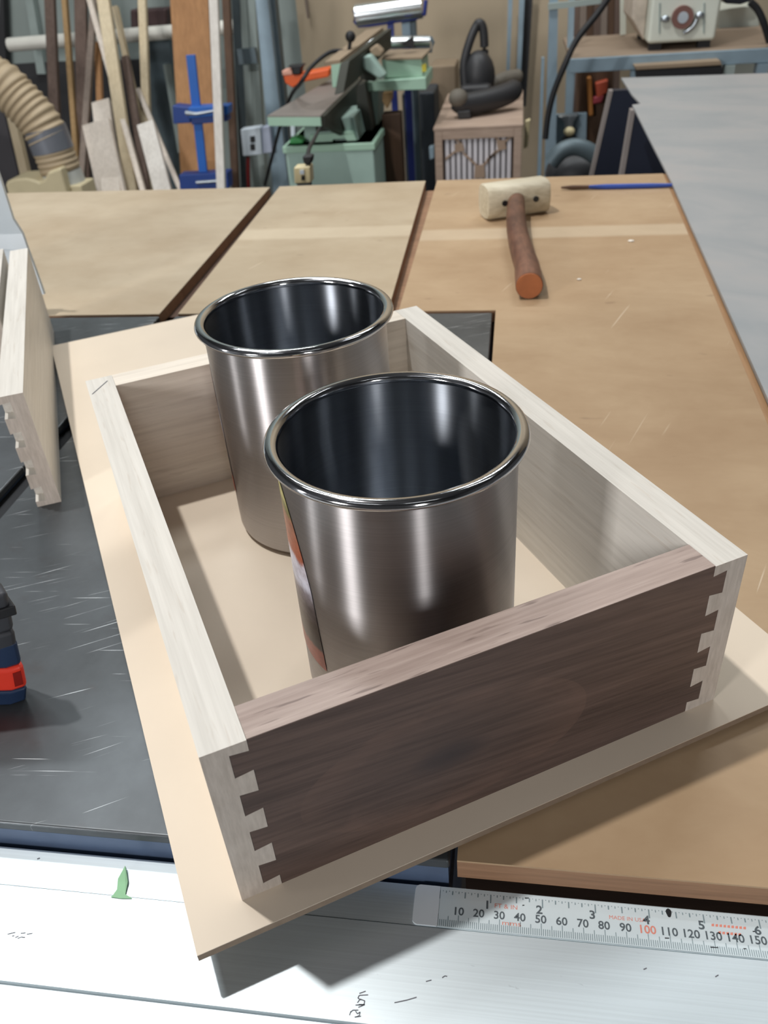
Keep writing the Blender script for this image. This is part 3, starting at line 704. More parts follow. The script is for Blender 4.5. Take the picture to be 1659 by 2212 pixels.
MB().px([(412, 252), (490, 247), (491, 262), (413, 270)], Yc - 0.02, 0.05).build('jaw_arm', M['clamp_dark'], cl, bevel=0.003)
MB().tube([at(402, 244, Yc - 0.035), at(424, 246, Yc - 0.04), at(470, 238, Yc - 0.035)], [0.008, 0.006, 0.004], 10).build('screw', M['zinc'], cl, smooth=50)
MB().px([(386, 378), (492, 372), (494, 408), (388, 410)], Yc - 0.03, 0.06).build('foot_jaw', M['clamp_dark'], cl, bevel=0.004)
MB().tube([at(424, 394, Yc - 0.04), at(480, 390, Yc - 0.04)], 0.006, 10).build('screw', M['zinc'], cl, smooth=50)

# wall studs, pipe and small wall things
M['galv'] = plain('galvanised_steel', (140, 160, 172), 0.45, 0.35, 0.12, 10); M['galv_dark'] = plain('dull_steel', (92, 106, 112), 0.5, 0.35, 0.12, 10)
M['pvc'] = plain('white_pvc', (226, 224, 214), 0.4); M['stud'] = plain('pale_grey_green_stud', (150, 162, 158), 0.7)
M['dark'] = plain('dark_grey', (44, 44, 46), 0.7); M['black'] = plain('matt_black', (22, 22, 25), 0.6)
tag(MB().px([(48, -40), (64, -40), (98, 160), (80, 160)], 4.22, 0.04).build('trim_1', M['stud']), kind='structure')
tag(MB().px([(96, 135), (345, 128), (345, 430), (60, 430), (20, 140)], 4.235, 0.03).build('trim_2', M['dark']), kind='structure')
tag(MB().px([(0, -30), (6, -30), (24, 430), (-20, 430)], 4.2, 0.05).build('trim_3', M['dark']), kind='structure')
a, b = at(20, 97, 4.0), at(548, 55, 4.0)
tag(MB().tube([a, b], 0.030, 14).build('pvc_pipe', M['pvc'], smooth=50), 'horizontal white plastic pipe running behind the lumber', 'pipe')
tag(MB().px([(280, 20), (300, 22), (358, 18), (360, 62), (282, 66)], 4.05, 0.14).build('tool_case', plain('dark_maroon', (70, 50, 50), 0.6), bevel=0.01), 'dark maroon case sitting above the white pipe', 'case')
tag(MB().px([(296, 80), (365, 78), (372, 150), (380, 420), (330, 420), (318, 240)], 4.10, 0.06).build('wall_panel', M['galv_dark'], bevel=0.004), 'dull grey metal panel leaning between batten and orange-brown board', 'panel')
tag(MB().px([(352, 140), (366, 140), (398, 330), (384, 330)], 4.04, 0.03).build('wall_stud', M['stud']), 'pale grey stud left of the orange-brown board', 'stud')
ps = thing('steel_post', 'blue-grey galvanised steel upright left of the jointer', 'post', (at(600, 300, 3.35).x, 3.35, FZ))
def post_poly(l0, r0, l1, r1, Y, y0=-40, y1=395):
    A, B, C, D = at(l0, y0, Y), at(r0, y0, Y), at(r1, y1, Y), at(l1, y1, Y)
    k = (FZ - D.z) / (D - A).z; k2 = (FZ - C.z) / (C - B).z
    return [A, B, C + (C - B) * k2, D + (D - A) * k]
MB().prism(post_poly(548, 574, 588, 622, 3.35), (0, 0.05, 0)).build('flange', M['galv'], ps)
MB().prism(post_poly(572, 590, 618, 634, 3.40), (0, 0.05, 0)).build('web', M['galv_dark'], ps)
pst = thing('steel_channel', 'pale galvanised channel behind the white outlet box', 'post', (at(535, 300, 3.5).x, 3.5, FZ))
MB().prism(post_poly(498, 520, 520, 546, 3.56), (0, 0.03, 0)).build('back_web', M['galv_dark'], pst)
MB().prism(post_poly(516, 530, 538, 556, 3.5), (0, 0.04, 0)).build('lip', M['stud'], pst)
MB().prism(post_poly(532, 548, 556, 574, 3.5), (0, 0.04, 0)).build('lip', M['stud'], pst)
MB().px([(511, 107), (550, 103), (556, 136), (516, 140)], 3.47, 0.02).build('splice_plate', M['galv_dark'], pst)

# white twin outlet on the post, red wire
M['outlet_white'] = plain('white_plastic_box', (204, 214, 222), 0.4); M['outlet_cream'] = plain('cream_plastic_box', (214, 200, 158), 0.4); M['red_wire'] = plain('red_cable', (130, 34, 34), 0.5)
Yo = 3.30
oo = thing('wall_outlet', 'white twin power outlet box on the galvanised post', 'outlet', at(550, 335, Yo))
MB().px([(519, 280), (562, 274), (566, 334), (524, 338)], Yo, 0.05).build('box', M['outlet_white'], oo, bevel=0.004)
MB().px([(565, 275), (582, 272), (588, 330), (568, 332)], Yo + 0.01, 0.04).build('side_box', plain('grey_box', (170, 178, 196), 0.5), oo, bevel=0.003)
for y in (295, 312): MB().px([(540, y), (550, y - 1), (551, y + 12), (541, y + 13)], Yo - 0.004, 0.006).build('socket', M['black'], oo)
tag(MB().tube([at(536, 338, Yo + 0.02), at(536, 370, Yo + 0.02), at(538, 430, Yo + 0.03)], 0.008, 8).build('power_cable', M['red_wire'], smooth=50), 'dark red cable hanging below the white outlet', 'cable')

# ------------------------------------------------------------------ dust hose and collector
M['hose'] = plain('beige_hose', (172, 154, 126), 0.6, 0, 0.06); M['hose_band'] = plain('grey_duct_band', (120, 124, 132), 0.35, 0.3)
M['cream_paint'] = plain('cream_enamel', (196, 184, 150), 0.5); M['white_pipe'] = plain('offwhite_pipe', (186, 188, 182), 0.5)
Yh = 2.75
cps = [(-420, -160), (-300, 0), (-190, 100), (-110, 140), (-50, 154), (5, 180), (35, 208), (62, 236), (84, 262), (104, 296)]
def spline(pts, n):
    out = []
    for i in range(len(pts) - 1):
        p0, p1, p2, p3 = pts[max(i - 1, 0)], pts[i], pts[i + 1], pts[min(i + 2, len(pts) - 1)]
        for k in range(n):
            t = k / n; out.append(0.5 * ((2 * p1) + (p2 - p0) * t + (2 * p0 - 5 * p1 + 4 * p2 - p3) * t * t + (3 * p1 - p0 - 3 * p2 + p3) * t ** 3))
    return out + [pts[-1]]
ctr = spline([at(x, y, Yh) for x, y in cps], 40)
R0 = 0.072
hs = thing('dust_hose', 'ribbed beige dust hose curving in at the left border', 'hose', at(100, 300, Yh))
acc = 0; rr = []
for i, p in enumerate(ctr):
    if i: acc += (p - ctr[i - 1]).length
    rr.append(R0 * (1 + 0.045 * math.sin(acc / 0.0225 * 2 * math.pi)))
MB().tube(ctr, rr, 28).build('ribbed_tube', M['hose'], hs, smooth=80)
dv = (ctr[-1] - ctr[-12]).normalized(); q = ctr[-1]
dv = (at(128, 345, Yh) - at(107, 290, Yh)).normalized()
MB().tube([q - dv * 0.03, q + dv * 0.045], R0 * 1.02, 28).build('clamp_band', M['hose_band'], hs, smooth=50)
cuff = [q + dv * (0.045 + 0.003 * k) for k in range(24)]
MB().tube(cuff, [R0 * (0.98 + 0.03 * math.sin(k * 1.05)) for k in range(24)], 28).build('cuff', M['hose'], hs, smooth=80)
dc = thing('dust_collector', 'cream dust collector housing below the ribbed hose', 'dust collector', (at(100, 400, 2.7).x, Yh, FZ))
e_ = q + dv * 0.117; MB().tube([e_, e_ + dv * 0.15], [R0 * 0.97, R0 * 1.05], 24).build('inlet_pipe', M['white_pipe'], dc, smooth=50)
poly = [at(x, y, 2.66) for x, y in ((10, 400), (14, 392), (30, 386), (55, 384), (72, 388), (84, 393), (95, 388), (102, 372), (130, 362))]
lo = [Vector((p.x, p.y, FZ)) for p in (poly[-1], poly[0])]
MB().prism(poly + lo, (0, 0.12, 0)).build('housing', M['cream_paint'], dc, bevel=0.01)
MB().box((at(95, 400, 2.7).x, 2.69, FZ), (at(178, 400, 2.7).x, 2.80, at(140, 400, 2.7).z)).build('outlet_box', M['cream_paint'], dc, bevel=0.006)
tag(MB().px([(10, 235), (26, 232), (66, 400), (48, 400)], 2.95, 0.03).build('lumber_plank', M['cream_wood'], bevel=0.002), 'narrow pale strip leaning behind the ribbed hose', 'plank', 'lumber leaning at the left wall')
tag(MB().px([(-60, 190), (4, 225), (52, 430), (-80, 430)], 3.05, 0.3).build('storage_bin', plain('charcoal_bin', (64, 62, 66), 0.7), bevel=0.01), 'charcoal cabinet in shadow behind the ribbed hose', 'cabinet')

# ------------------------------------------------------------------ jointer
M['jgreen'] = plain('sage_green_enamel', (160, 186, 176), 0.45, 0, 0.06, 12); M['jlight'] = plain('light_green_enamel', (164, 198, 176), 0.45, 0, 0.05, 12)
M['jtop'] = plain('dusty_machined_iron', (138, 130, 124), 0.5, 0.3, 0.08, 14); M['jdark'] = plain('olive_iron_and_shade', (56, 58, 50), 0.55, 0.2); M['orange'] = plain('orange_plastic', (232, 96, 32), 0.4)
M['pink'] = plain('pale_pink_plastic', (226, 168, 146), 0.5); M['chrome'] = plain('chrome_roller', (206, 212, 214), 0.22, 0.95); M['blue_tube'] = plain('blue_frame_tube', (48, 62, 140), 0.45); M['dusty'] = plain('dusty_tan', (146, 128, 106), 0.8)
jt = thing('jointer', 'sage green jointer with dusty tables and tilted dark fence', 'jointer', (at(700, 390, 2.75).x, 2.9, FZ))
def pxw(poly, Y, depth, name, mat, par=jt, bev=0.003): return MB().px(poly, Y, depth).build(name, M[mat], par, bevel=bev)
base = [at(614, 316, 2.72), at(806, 308, 2.72)]; zt_ = (base[0].z + base[1].z) / 2
cab = MB().box((base[0].x, 2.72, FZ), (base[1].x, 3.12, zt_)).build('cabinet', M['jgreen'], jt, bevel=0.006)
MB().box((base[0].x - 0.006, 2.713, zt_ - 0.022), (base[1].x + 0.006, 3.125, zt_)).build('cabinet_lid', M['jlight'], cab, bevel=0.003)
pxw([(656, 262), (764, 252), (776, 306), (658, 314)], 2.78, 0.22, 'casting', 'jgreen')
pxw([(680, 264), (738, 258), (746, 280), (682, 286)], 2.772, 0.01, 'casting_window', 'jdark')
pxw([(668, 292), (762, 284), (772, 308), (752, 310), (746, 300), (720, 302), (716, 311), (668, 312)], 2.765, 0.02, 'casting_foot', 'jlight')
# infeed table: wedge-shaped slab receding
zi = at(640, 252, 2.55).z
T = [atz(577, 250, zi), atz(692, 250, zi), atz(775, 168, zi), atz(712, 172, zi)]
MB().prism([p - Vector((0, 0, 0.004)) for p in T], (0, 0, 0.004)).build('infeed_surface', M['jtop'], jt)
MB().prism([p - Vector((0, 0, 0.030)) for p in T], (0, 0, 0.026)).build('infeed_table', M['jlight'], jt)
T2 = [T[1] + Vector((0.001, 0, -0.002)), T[2] + Vector((0.001, 0, -0.002)), T[2] + Vector((0.02, 0, -0.16)), T[1].lerp(T[2], 0.5) + Vector((0.02, 0, -0.15)), T[1] + Vector((0.001, 0, -0.034))]
MB().prism(T2, (0.012, 0.006, 0)).build('shaded_table_side', M['jdark'], jt)  # infeed table's shaded side, its shade put in as dark colour
# tilted fence: plate from near low end to far high end
f0, f1 = at(722, 206, 2.62), at(735, 137, 2.66); g0, g1 = at(828, 108, 3.08), at(828, 66, 3.10)
fen = MB().prism([f0, g0, g1, f1], (0.030, 0.004, 0.006)).build('fence', M['jdark'], jt, bevel=0.002)
MB().prism([f1, g1, g1 + Vector((-0.06, 0.0, -0.004)), f1 + Vector((-0.05, 0.0, -0.004))], (0, 0, 0.01)).build('fence_cap', M['dusty'], fen)
pxw([(714, 138), (738, 136), (736, 188), (718, 190)], 2.66, 0.02, 'fence_bracket', 'jlight')
kn = MB().ball(at(757, 79, 2.80), 0.017, 16).build('lever_knob', M['black'], jt, smooth=80)
MB().tube([at(757, 84, 2.80), at(753, 118, 2.80)], 0.006, 10).build('lever_stem', M['black'], kn, smooth=50)
pxw([(778, 124), (800, 118), (834, 164), (820, 172), (784, 150)], 2.80, 0.05, 'cutter_guard', 'jgreen', bev=0.008)
pxw([(796, 108), (812, 96), (828, 112), (824, 122), (804, 124)], 2.84, 0.05, 'guard_knob', 'dusty', bev=0.01)
pxw([(776, 120), (812, 160), (810, 176), (778, 172)], 2.86, 0.04, 'guard_housing', 'jdark')
# outfeed table block
pxw([(824, 129), (911, 126), (914, 167), (828, 169)], 3.00, 0.22, 'outfeed_table', 'jlight')
pxw([(784, 178), (920, 167), (921, 194), (784, 198)], 2.97, 0.26, 'outfeed_way', 'jlight')
zo = at(870, 127, 3.0).z
T = [atz(824, 128, zo + .002), atz(912, 125, zo + .002), atz(931, 106, zo + .002), atz(842, 108, zo + .002)]
MB().prism([p - Vector((0, 0, 0.004)) for p in T], (0, 0, 0.006)).build('outfeed_surface', M['dusty'], jt)
MB().px([(911, 140), (920, 138), (921, 154), (912, 156)], 2.995, 0.01).build('yellow_sticker', plain('yellow_sticker', (206, 190, 60), 0.5), jt)
pxw([(786, 198), (818, 196), (816, 290), (786, 300)], 3.02, 0.16, 'outfeed_support', 'jgreen')
MB().prism([at(772, 185, 2.92), at(788, 178, 2.92), at(806, 300, 2.92), at(770, 300, 2.92)], (0, 0.1, 0)).build('motor_cover', M['jdark'], jt)
tag(MB().tube(spline([at(752, 112, 2.82), at(715, 112, 2.8), at(675, 142, 2.75), at(650, 178, 2.7), at(628, 208, 3.0), at(606, 270, 3.1), at(590, 330, 3.15), at(572, 400, 3.2)], 8), 0.0065, 8).build('power_cable', M['black'], smooth=60), 'black cable arcing from the jointer lever down beside the post', 'cable')
pb = thing('push_block', 'orange push block with black knob resting on the jointer table', 'push block', atz(650, 190, zi))
a, b = atz(625, 190, zi), atz(708, 176, zi)
MB().px([(610, 158), (640, 162), (712, 148), (710, 166), (652, 178), (632, 190), (616, 180)], a.y, 0.09).build('body', M['orange'], pb, bevel=0.005)
MB().px([(608, 153), (630, 150), (632, 162), (610, 164)], a.y - 0.004, 0.06).build('pale_end', M['pink'], pb, bevel=0.004)
MB().px([(620, 143), (656, 140), (650, 148), (648, 161), (632, 162), (632, 150)], a.y - 0.01, 0.05).build('knob', M['black'], pb, bevel=0.004)
tag(MB().px([(626, 262), (638, 262), (638, 294), (628, 300)], 2.85, 0.03).floor(zt_ + 0.0005).build('white_bottle', M['outlet_white'], bevel=0.006), 'white narrow bottle standing behind the jointer casting', 'bottle')
tag(MB().px([(626, 300), (640, 296), (656, 303), (654, 311), (625, 314)], 2.74, 0.05).floor(zt_ + 0.0005).build('green_cap', plain('bright_green_plastic', (70, 160, 90), 0.5), bevel=0.006), 'bright green plastic cap lying on the jointer cabinet', 'cap')

# cream outlet on a stub post at the end of the outfeed table, with plug and cable
Yq = 1.43
oc = thing('bench_outlet', 'cream power outlet at the far edge of the outfeed panels', 'outlet', (at(653, 395, Yq).x, Yq, FZ))
MB().px([(634, 362), (670, 359), (672, 396), (636, 398)], Yq, 0.03).build('box', M['outlet_cream'], oc, bevel=0.003)
bx = at(653, 396, Yq); MB().box((bx.x - 0.012, Yq + 0.005, FZ), (bx.x + 0.012, Yq + 0.03, bx.z)).build('post', M['galv_dark'], oc)
MB().px([(651, 380), (657, 380), (657, 389), (651, 390)], Yq - 0.003, 0.004).build('socket', M['black'], oc)
MB().px([(647, 368), (656, 367), (657, 376), (648, 377)], Yq - 0.003, 0.004).build('socket_plate', M['outlet_white'], oc)
pl = thing('plug_lead', 'black plug and lead rising from the cream outlet to the jointer', 'cable', at(664, 358, Yq))
MB().px([(652, 338), (675, 336), (673, 350), (668, 358), (656, 356)], Yq + 0.002, 0.022).build('plug', M['black'], pl, bevel=0.004)
MB().tube(spline([at(665, 340, Yq + .012), at(668, 320, Yq + .1), at(680, 298, 1.9), at(690, 278, 2.5), at(700, 262, 2.76)], 6), [0.0042] * 24 + [0.0055], 8).build('lead', M['black'], pl, smooth=60)

# ------------------------------------------------------------------ roller stands
rs = thing('roller_stand', 'tall roller stand with tilted chrome roller in a blue frame', 'roller stand', (at(845, 390, 3.45).x, 3.45, FZ))
a, b = at(770, 34, 3.45), at(912, 14, 3.45)
MB().tube([a, b], 0.040, 20).build('roller', M['chrome'], rs, smooth=50)
MB().tube([at(766, 22, 3.44), at(767, 46, 3.44), at(774, 55, 3.44), at(800, 53, 3.44), at(900, 38, 3.44), at(917, 30, 3.44), at(920, 0, 3.44)], 0.008, 8).build('frame', M['blue_tube'], rs, smooth=60)
b1, b2 = at(843, 46, 3.46), at(850, 78, 3.46); dz = (FZ - b1.z)
MB().box((b1.x - 0.012, 3.455, FZ), (b1.x + 0.012, 3.475, b1.z)).build('post', M['blue_tube'], rs)
MB().box((at(866, 40, 3.47).x, 3.485, FZ), (at(884, 40, 3.47).x, 3.515, at(870, 34, 3.47).z)).build('sleeve', M['galv'], rs)
MB().box((at(884, 40, 3.5).x, 3.49, FZ), (at(898, 40, 3.5).x, 3.53, at(890, 42, 3.47).z)).build('rear_post', M['galv_dark'], rs)
r2 = thing('roller_stand', 'lower chrome roller just behind the jointer outfeed table', 'roller stand', (at(850, 390, 3.3).x, 3.34, FZ))
MB().tube([at(764, 95, 3.34), at(930, 90, 3.34)], 0.022, 18).build('roller', M['chrome'], r2, smooth=50)
MB().tube([at(930, 80, 3.33), at(936, 92, 3.33), at(932, 110, 3.33), at(900, 113, 3.33)], 0.006, 8).build('frame', M['galv'], r2, smooth=60)
MB().box((at(872, 200, 3.33).x, 3.36, FZ), (at(886, 200, 3.33).x, 3.385, at(870, 100, 3.34).z)).build('post', M['blue_tube'], r2)
tag(MB().prism([at(866, 96, 3.10), at(892, 78, 3.10), at(894, 104, 3.10)], (0, 0.02, 0)).build('feather_wedge', M['black']), 'small black wedge standing on the jointer outfeed table', 'wedge')
tag(MB().box((at(820, 248, 2.9).x, 2.95, FZ), (at(860, 248, 2.9).x, 3.02, at(840, 247, 2.95).z)).build('timber_post', M['dark_wood'], bevel=0.003), 'short dark timber post right of the jointer cabinet', 'post')
tag(MB().px([(826, 200), (848, 198), (847, 214), (836, 236), (826, 220)], 2.955, 0.03).build('push_stick', M['tan_wood'], bevel=0.003), 'small tan wooden push stick hanging under the jointer table', 'push stick')
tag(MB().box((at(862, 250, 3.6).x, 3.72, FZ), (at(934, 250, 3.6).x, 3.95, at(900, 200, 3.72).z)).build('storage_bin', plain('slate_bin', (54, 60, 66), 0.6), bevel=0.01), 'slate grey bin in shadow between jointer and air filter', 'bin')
tag(MB().box((at(930, 150, 4.0).x, 3.98, FZ), (at(985, 150, 4.0).x, 4.2, at(950, 140, 4.0).z)).build('cardboard_box', M['dusty'], bevel=0.01), 'dusty brown carton on the floor at the beige wall', 'box')

# ------------------------------------------------------------------ air filter cabinet
M['filter_body'] = wood('filter_plywood', (168, 144, 128), (190, 168, 150), 'x', 10, 120, 6, 0.65); M['filter_side'] = plain('grey_filter_side', (120, 112, 108), 0.6); M['filter_dark'] = plain('filter_mat_grey', (160, 148, 146), 0.8); M['slat'] = plain('pale_slat', (216, 212, 216), 0.6); M['brace'] = plain('tan_card_brace', (166, 142, 122), 0.7)
Yf = 3.0
af = thing('air_filter', 'plywood air filter cabinet with slatted front and braces', 'air filter', (at(1030, 390, Yf).x, 3.3, FZ))
fl, frt = at(938, 278, Yf), at(1128, 266, Yf); zf = (fl.z + frt.z) / 2
MB().box((fl.x + 0.004, Yf + 0.05, FZ), (frt.x - 0.004, 3.70, zf - 0.012)).build('carcass', M['filter_side'], af, bevel=0.003)
MB().box((fl.x - 0.004, Yf, zf - 0.012), (frt.x + 0.004, 3.72, zf)).build('top', M['filter_body'], af, bevel=0.003)
fw_ = 0.028
MB().box((fl.x, Yf, FZ), (fl.x + fw_, Yf + 0.05, zf - 0.0125)).build('stile', M['filter_body'], af, bevel=0.002)
MB().box((frt.x - fw_, Yf, FZ), (frt.x, Yf + 0.05, zf - 0.0125)).build('stile', M['filter_body'], af, bevel=0.002)
MB().box((fl.x + fw_, Yf, zf - 0.042), (frt.x - fw_, Yf + 0.05, zf - 0.0125)).build('rail', M['filter_body'], af, bevel=0.002)
MB().box((fl.x + fw_, Yf + 0.040, FZ), (frt.x - fw_, Yf + 0.05, zf - 0.043)).build('filter_mat', M['filter_dark'], af)  # mat in one even grey behind the slats
sx0, sx1 = fl.x + fw_ + 0.006, frt.x - fw_ - 0.006; ns = 12
for k in range(ns):
    x = sx0 + (sx1 - sx0) * (k + 0.5) / ns
    MB().box((x - 0.0068, Yf + 0.012, FZ + 0.1), (x + 0.0068, Yf + 0.04, zf - 0.044)).build('slat', M['slat'], af)
for pl_ in ([(982, 312), (998, 308), (1004, 326), (984, 330)], [(1072, 306), (1090, 302), (1094, 322), (1076, 326)], [(1026, 358), (1046, 356), (1048, 384), (1024, 386)]):
    MB().px(pl_, Yf + 0.004, 0.008).build('brace_plate', M['brace'], af)
for A_, B_ in (((1000, 296), (1024, 282)), ((990, 322), (962, 344)), ((1084, 312), (1108, 292)), ((1080, 322), (1052, 346)), ((1034, 362), (1000, 330)), ((1040, 362), (1072, 326)), ((992, 308), (966, 284)), ((1080, 306), (1056, 284))):
    a, b = at(*A_, Yf + 0.006), at(*B_, Yf + 0.006); d = (b - a).normalized(); n = Vector((-d.z, 0, d.x)) * 0.0035
    MB().prism([a - n, b - n, b + n, a + n], (0, 0.005, 0)).build('brace', M['brace'], af)
MB().px([(1135, 262), (1146, 258), (1140, 318), (1131, 322)], Yf + 0.12, 0.03).build('switch', M['outlet_cream'], af, bevel=0.003)
MB().px([(926, 318), (938, 314), (938, 342), (928, 346)], Yf + 0.01, 0.03).build('latch', M['galv'], af, bevel=0.003)

# black hand tool lying on the filter cabinet
M['toolblk'] = plain('dusty_black_tool', (44, 44, 46), 0.5); M['toolgrey'] = plain('dusty_grey_tool', (104, 98, 88), 0.7)
bt = thing('hand_tool', 'dusty black hand-held blower with upright loop handle on the air filter', 'power tool', (at(1030, 250, 3.2).x, 3.3, zf))
zc = zf
c0 = at(1033, 172, 3.35)
MB().ball(at(1034, 166, 3.34), 0.070, 20, (0.9, 0.9, 1.3)).floor(zf + 0.0005).build('motor_housing', M['toolblk'], bt, smooth=80)
MB().tube(spline([at(1004, 190, 3.30), at(1002, 140, 3.32), at(1014, 92, 3.34), at(1028, 58, 3.36), at(1036, 50, 3.36), at(1043, 60, 3.36), at(1046, 88, 3.36), at(1046, 125, 3.36)], 6), [0.016] * 43, 12).floor(zf + 0.0005).build('loop_handle', M['toolblk'], bt, smooth=60)
lowz = zf
a, b = at(1000, 236, 3.18), at(1108, 205, 3.30)
MB().tube(spline([at(986, 216, 3.16), at(1004, 224, 3.17), at(1060, 214, 3.22), at(1100, 200, 3.27), at(1112, 190, 3.30)], 6), [0.034 + 0.006 * math.sin(i / 24 * math.pi) for i in range(24)] + [0.024], 16).floor(zf + 0.0005).build('barrel', M['toolblk'], bt, smooth=60)
MB().tube(spline([at(1050, 190, 3.42), at(1090, 170, 3.46), at(1124, 164, 3.50)], 6), [0.026] * 12 + [0.020], 14).floor(zf + 0.0005).build('nozzle', M['toolgrey'], bt, smooth=60)
MB().ball(at(990, 212, 3.15), 0.036, 16, (1, 1, .9)).floor(zf + 0.0005).build('cap', M['toolgrey'], bt, smooth=80)
MB().px([(986, 240), (1016, 238), (1018, 258), (990, 262)], 3.13, 0.06).floor(zf + 0.0005).build('base_block', M['toolblk'], bt, bevel=0.006)
MB().px([(994, 186), (1060, 182), (1066, 226), (1010, 240), (990, 214)], 3.24, 0.14).floor(zf + 0.0005).build('lower_body', M['toolblk'], bt, bevel=0.015)

# ------------------------------------------------------------------ rack, bench and white machine at the right
rk = thing('steel_rack', 'galvanised steel rack frame right of the air filter', 'rack', (at(1200, 390, 2.9).x, 2.95, FZ))
MB().prism(post_poly(1188, 1206, 1176, 1200, 2.9), (0, 0.04, 0)).build('front_upright', M['galv'], rk)
MB().prism(post_poly(1230, 1243, 1216, 1228, 3.3), (0, 0.03, 0)).build('rear_upright', M['galv'], rk)
MB().px([(1184, 8), (1300, -4), (1300, 8), (1184, 22)], 2.88, 0.02).build('top_rail', M['stud'], rk)
MB().prism(post_poly(1170, 1176, 1160, 1168, 2.95, 125), (0, 0.03, 0)).build('side_brace', M['galv'], rk)
MB().px([(1196, 248), (1268, 244), (1266, 330), (1184, 334)], 3.02, 0.02).build('back_plate', M['galv'], rk, bevel=0.002)
w2 = thing('wall_outlet', 'round white socket on the galvanised plate beside the grey table', 'outlet', at(1230, 290, 3.0))
MB().px([(1206, 252), (1250, 248), (1240, 262), (1236, 280), (1220, 282), (1218, 264)], 2.99, 0.03).build('bracket', M['zinc'], w2, bevel=0.003)
MB().ball(at(1230, 284, 2.99), 0.020, 14, (1, 1, 0.8)).build('socket', M['outlet_cream'], w2, smooth=80)
MB().ball(at(1230, 300, 3.0), 0.026, 14, (1, 0.5, 0.6)).build('plug', M['black'], w2, smooth=80)
for i, (l0, r0, l1, r1, Y, mt, lb) in enumerate(((1088, 1096, 1092, 1098, 4.1, 'galv', 'left of two thin steel strips on the beige wall'), (1112, 1122, 1114, 1122, 4.1, 'galv', 'right of two thin steel strips on the beige wall'), (1122, 1140, 1122, 1136, 4.16, 'dark', 'dark strip beside the steel strips on the beige wall'))):
    tag(MB().px([(l0 + 10, -20), (r0 + 12, -20), (r1, 230), (l1, 230)], Y, 0.02).build('wall_strip', M[mt]), lb, 'strip')
tag(MB().px([(656, -10), (662, -10), (667, 40), (664, 40)], 4.2, 0.02).build('wall_hook', M['grey_wood']), 'thin grey strip hanging high on the beige wall', 'strip')
for k in range(7):
    x = 1246 + k * 15
    m_ = ('brown_wood', 'grey_wood', 'dark_wood')[k % 3]
    A_, B_ = at(x, -20, 3.95), at(x - 10, 400, 3.95)
    tag(MB().prism([at(x - 7, -20, 3.95), at(x + 7, -20, 3.95), at(x - 1, 330, 3.95), at(x - 15, 330, 3.95)], (0, 0.03, 0)).build('rack_board', M[m_]), ('first', 'second', 'third', 'fourth', 'fifth', 'sixth', 'seventh')[k] + ' brown board from the left in the row behind the bench', 'plank', 'boards standing behind the bench')
wbn = thing('workbench', 'steel-edged bench with dusty board top carrying the white machine', 'bench', (0.6, 3.3, FZ))
zs = (at(1232, 134, 3.0).z + at(1640, 102, 3.0).z) / 2
xl = at(1232, 134, 3.0).x
M['bench_top'] = plain('dusty_brown_board', (140, 122, 104), 0.75, 0, 0.06, 8)
MB().box((xl, 3.0, zs - 0.012), (1.45, 3.62, zs + 0.002)).build('top', M['bench_top'], wbn)
MB().box((xl - 0.005, 2.985, zs - 0.038), (1.45, 2.9995, zs + 0.004)).build('steel_edge', M['galv'], wbn, bevel=0.002)
MB().box((0.80, 2.975, FZ), (0.835, 3.02, zs - 0.040)).build('leg', M['galv'], wbn); MB().box((0.70, 2.975, FZ), (0.73, 3.02, zs - 0.040)).build('leg', M['stud'], wbn)
MB().box((xl + 0.02, 3.55, FZ), (xl + 0.05, 3.6, zs - 0.0125)).build('leg', M['galv'], wbn); MB().box((0.40, 2.99, FZ), (0.42, 3.02, zs - 0.040)).build('leg', M['galv'], wbn)
tr = thing('tool_tray', 'black tray with pale lid hung under the bench edge', 'tray', at(1465, 150, 2.98))
MB().px([(1374, 152), (1560, 142), (1562, 166), (1376, 172)], 2.94, 0.3).build('tray', M['black'], tr, bevel=0.003)
MB().px([(1370, 142), (1556, 130), (1560, 141), (1374, 152)], 2.935, 0.3).build('lid', M['dusty'], tr, bevel=0.003)
wm = thing('white_machine', 'white metal machine with round brown port and wing nuts on the bench', 'machine', (at(1470, 90, 3.1).x, 3.3, zs + 0.002))
M['machine_white'] = plain('greenish_white_enamel', (208, 212, 200), 0.4, 0, 0.04, 5); M['port'] = plain('brown_rubber_ring', (120, 84, 76), 0.6)
A, B = at(1398, 92, 3.08), at(1545, 84, 3.08); zb_ = zs + 0.024
MB().prism([(A.x, 3.08, zb_), (B.x, 3.08, zb_), (B.x + 0.012, 3.08, zb_ + 0.34), (A.x + 0.002, 3.08, zb_ + 0.34)], (0, 0.40, 0)).build('body', M['machine_white'], wm, bevel=0.012)
MB().prism([(A.x - 0.05, 3.16, zb_ + 0.07), (A.x, 3.16, zb_ - 0.0), (A.x, 3.16, zb_ + 0.34), (A.x - 0.05, 3.16, zb_ + 0.34)], (0, 0.30, 0)).build('side_cover', plain('worn_label_side', (190, 178, 164), 0.6, 0, 0.15, 40), wm, bevel=0.006)
for xx in (A.x + 0.03, B.x - 0.03):
    for yy in (3.12, 3.44): MB().box((xx - 0.02, yy - 0.02, zs + 0.002), (xx + 0.02, yy + 0.02, zb_)).build('foot', M['black'], wm)
pc = at(1474, 37, 3.07)
MB().tube([pc + Vector((0, 0.012, 0)), pc + Vector((0, -0.012, 0))], 0.034, 24).build('port_ring', M['port'], wm, smooth=50)
MB().tube([pc + Vector((0, -0.0115, 0)), pc + Vector((0, -0.0145, 0))], 0.017, 20).build('port_hub', M['zinc'], wm, smooth=50)
for sx_, sz_ in ((-0.055, -0.002), (0.054, 0.002)): MB().ball(pc + Vector((sx_, -0.004, sz_)), 0.014, 12, (1.1, .7, .8)).build('wing_nut', M['zinc'], wm, smooth=80)
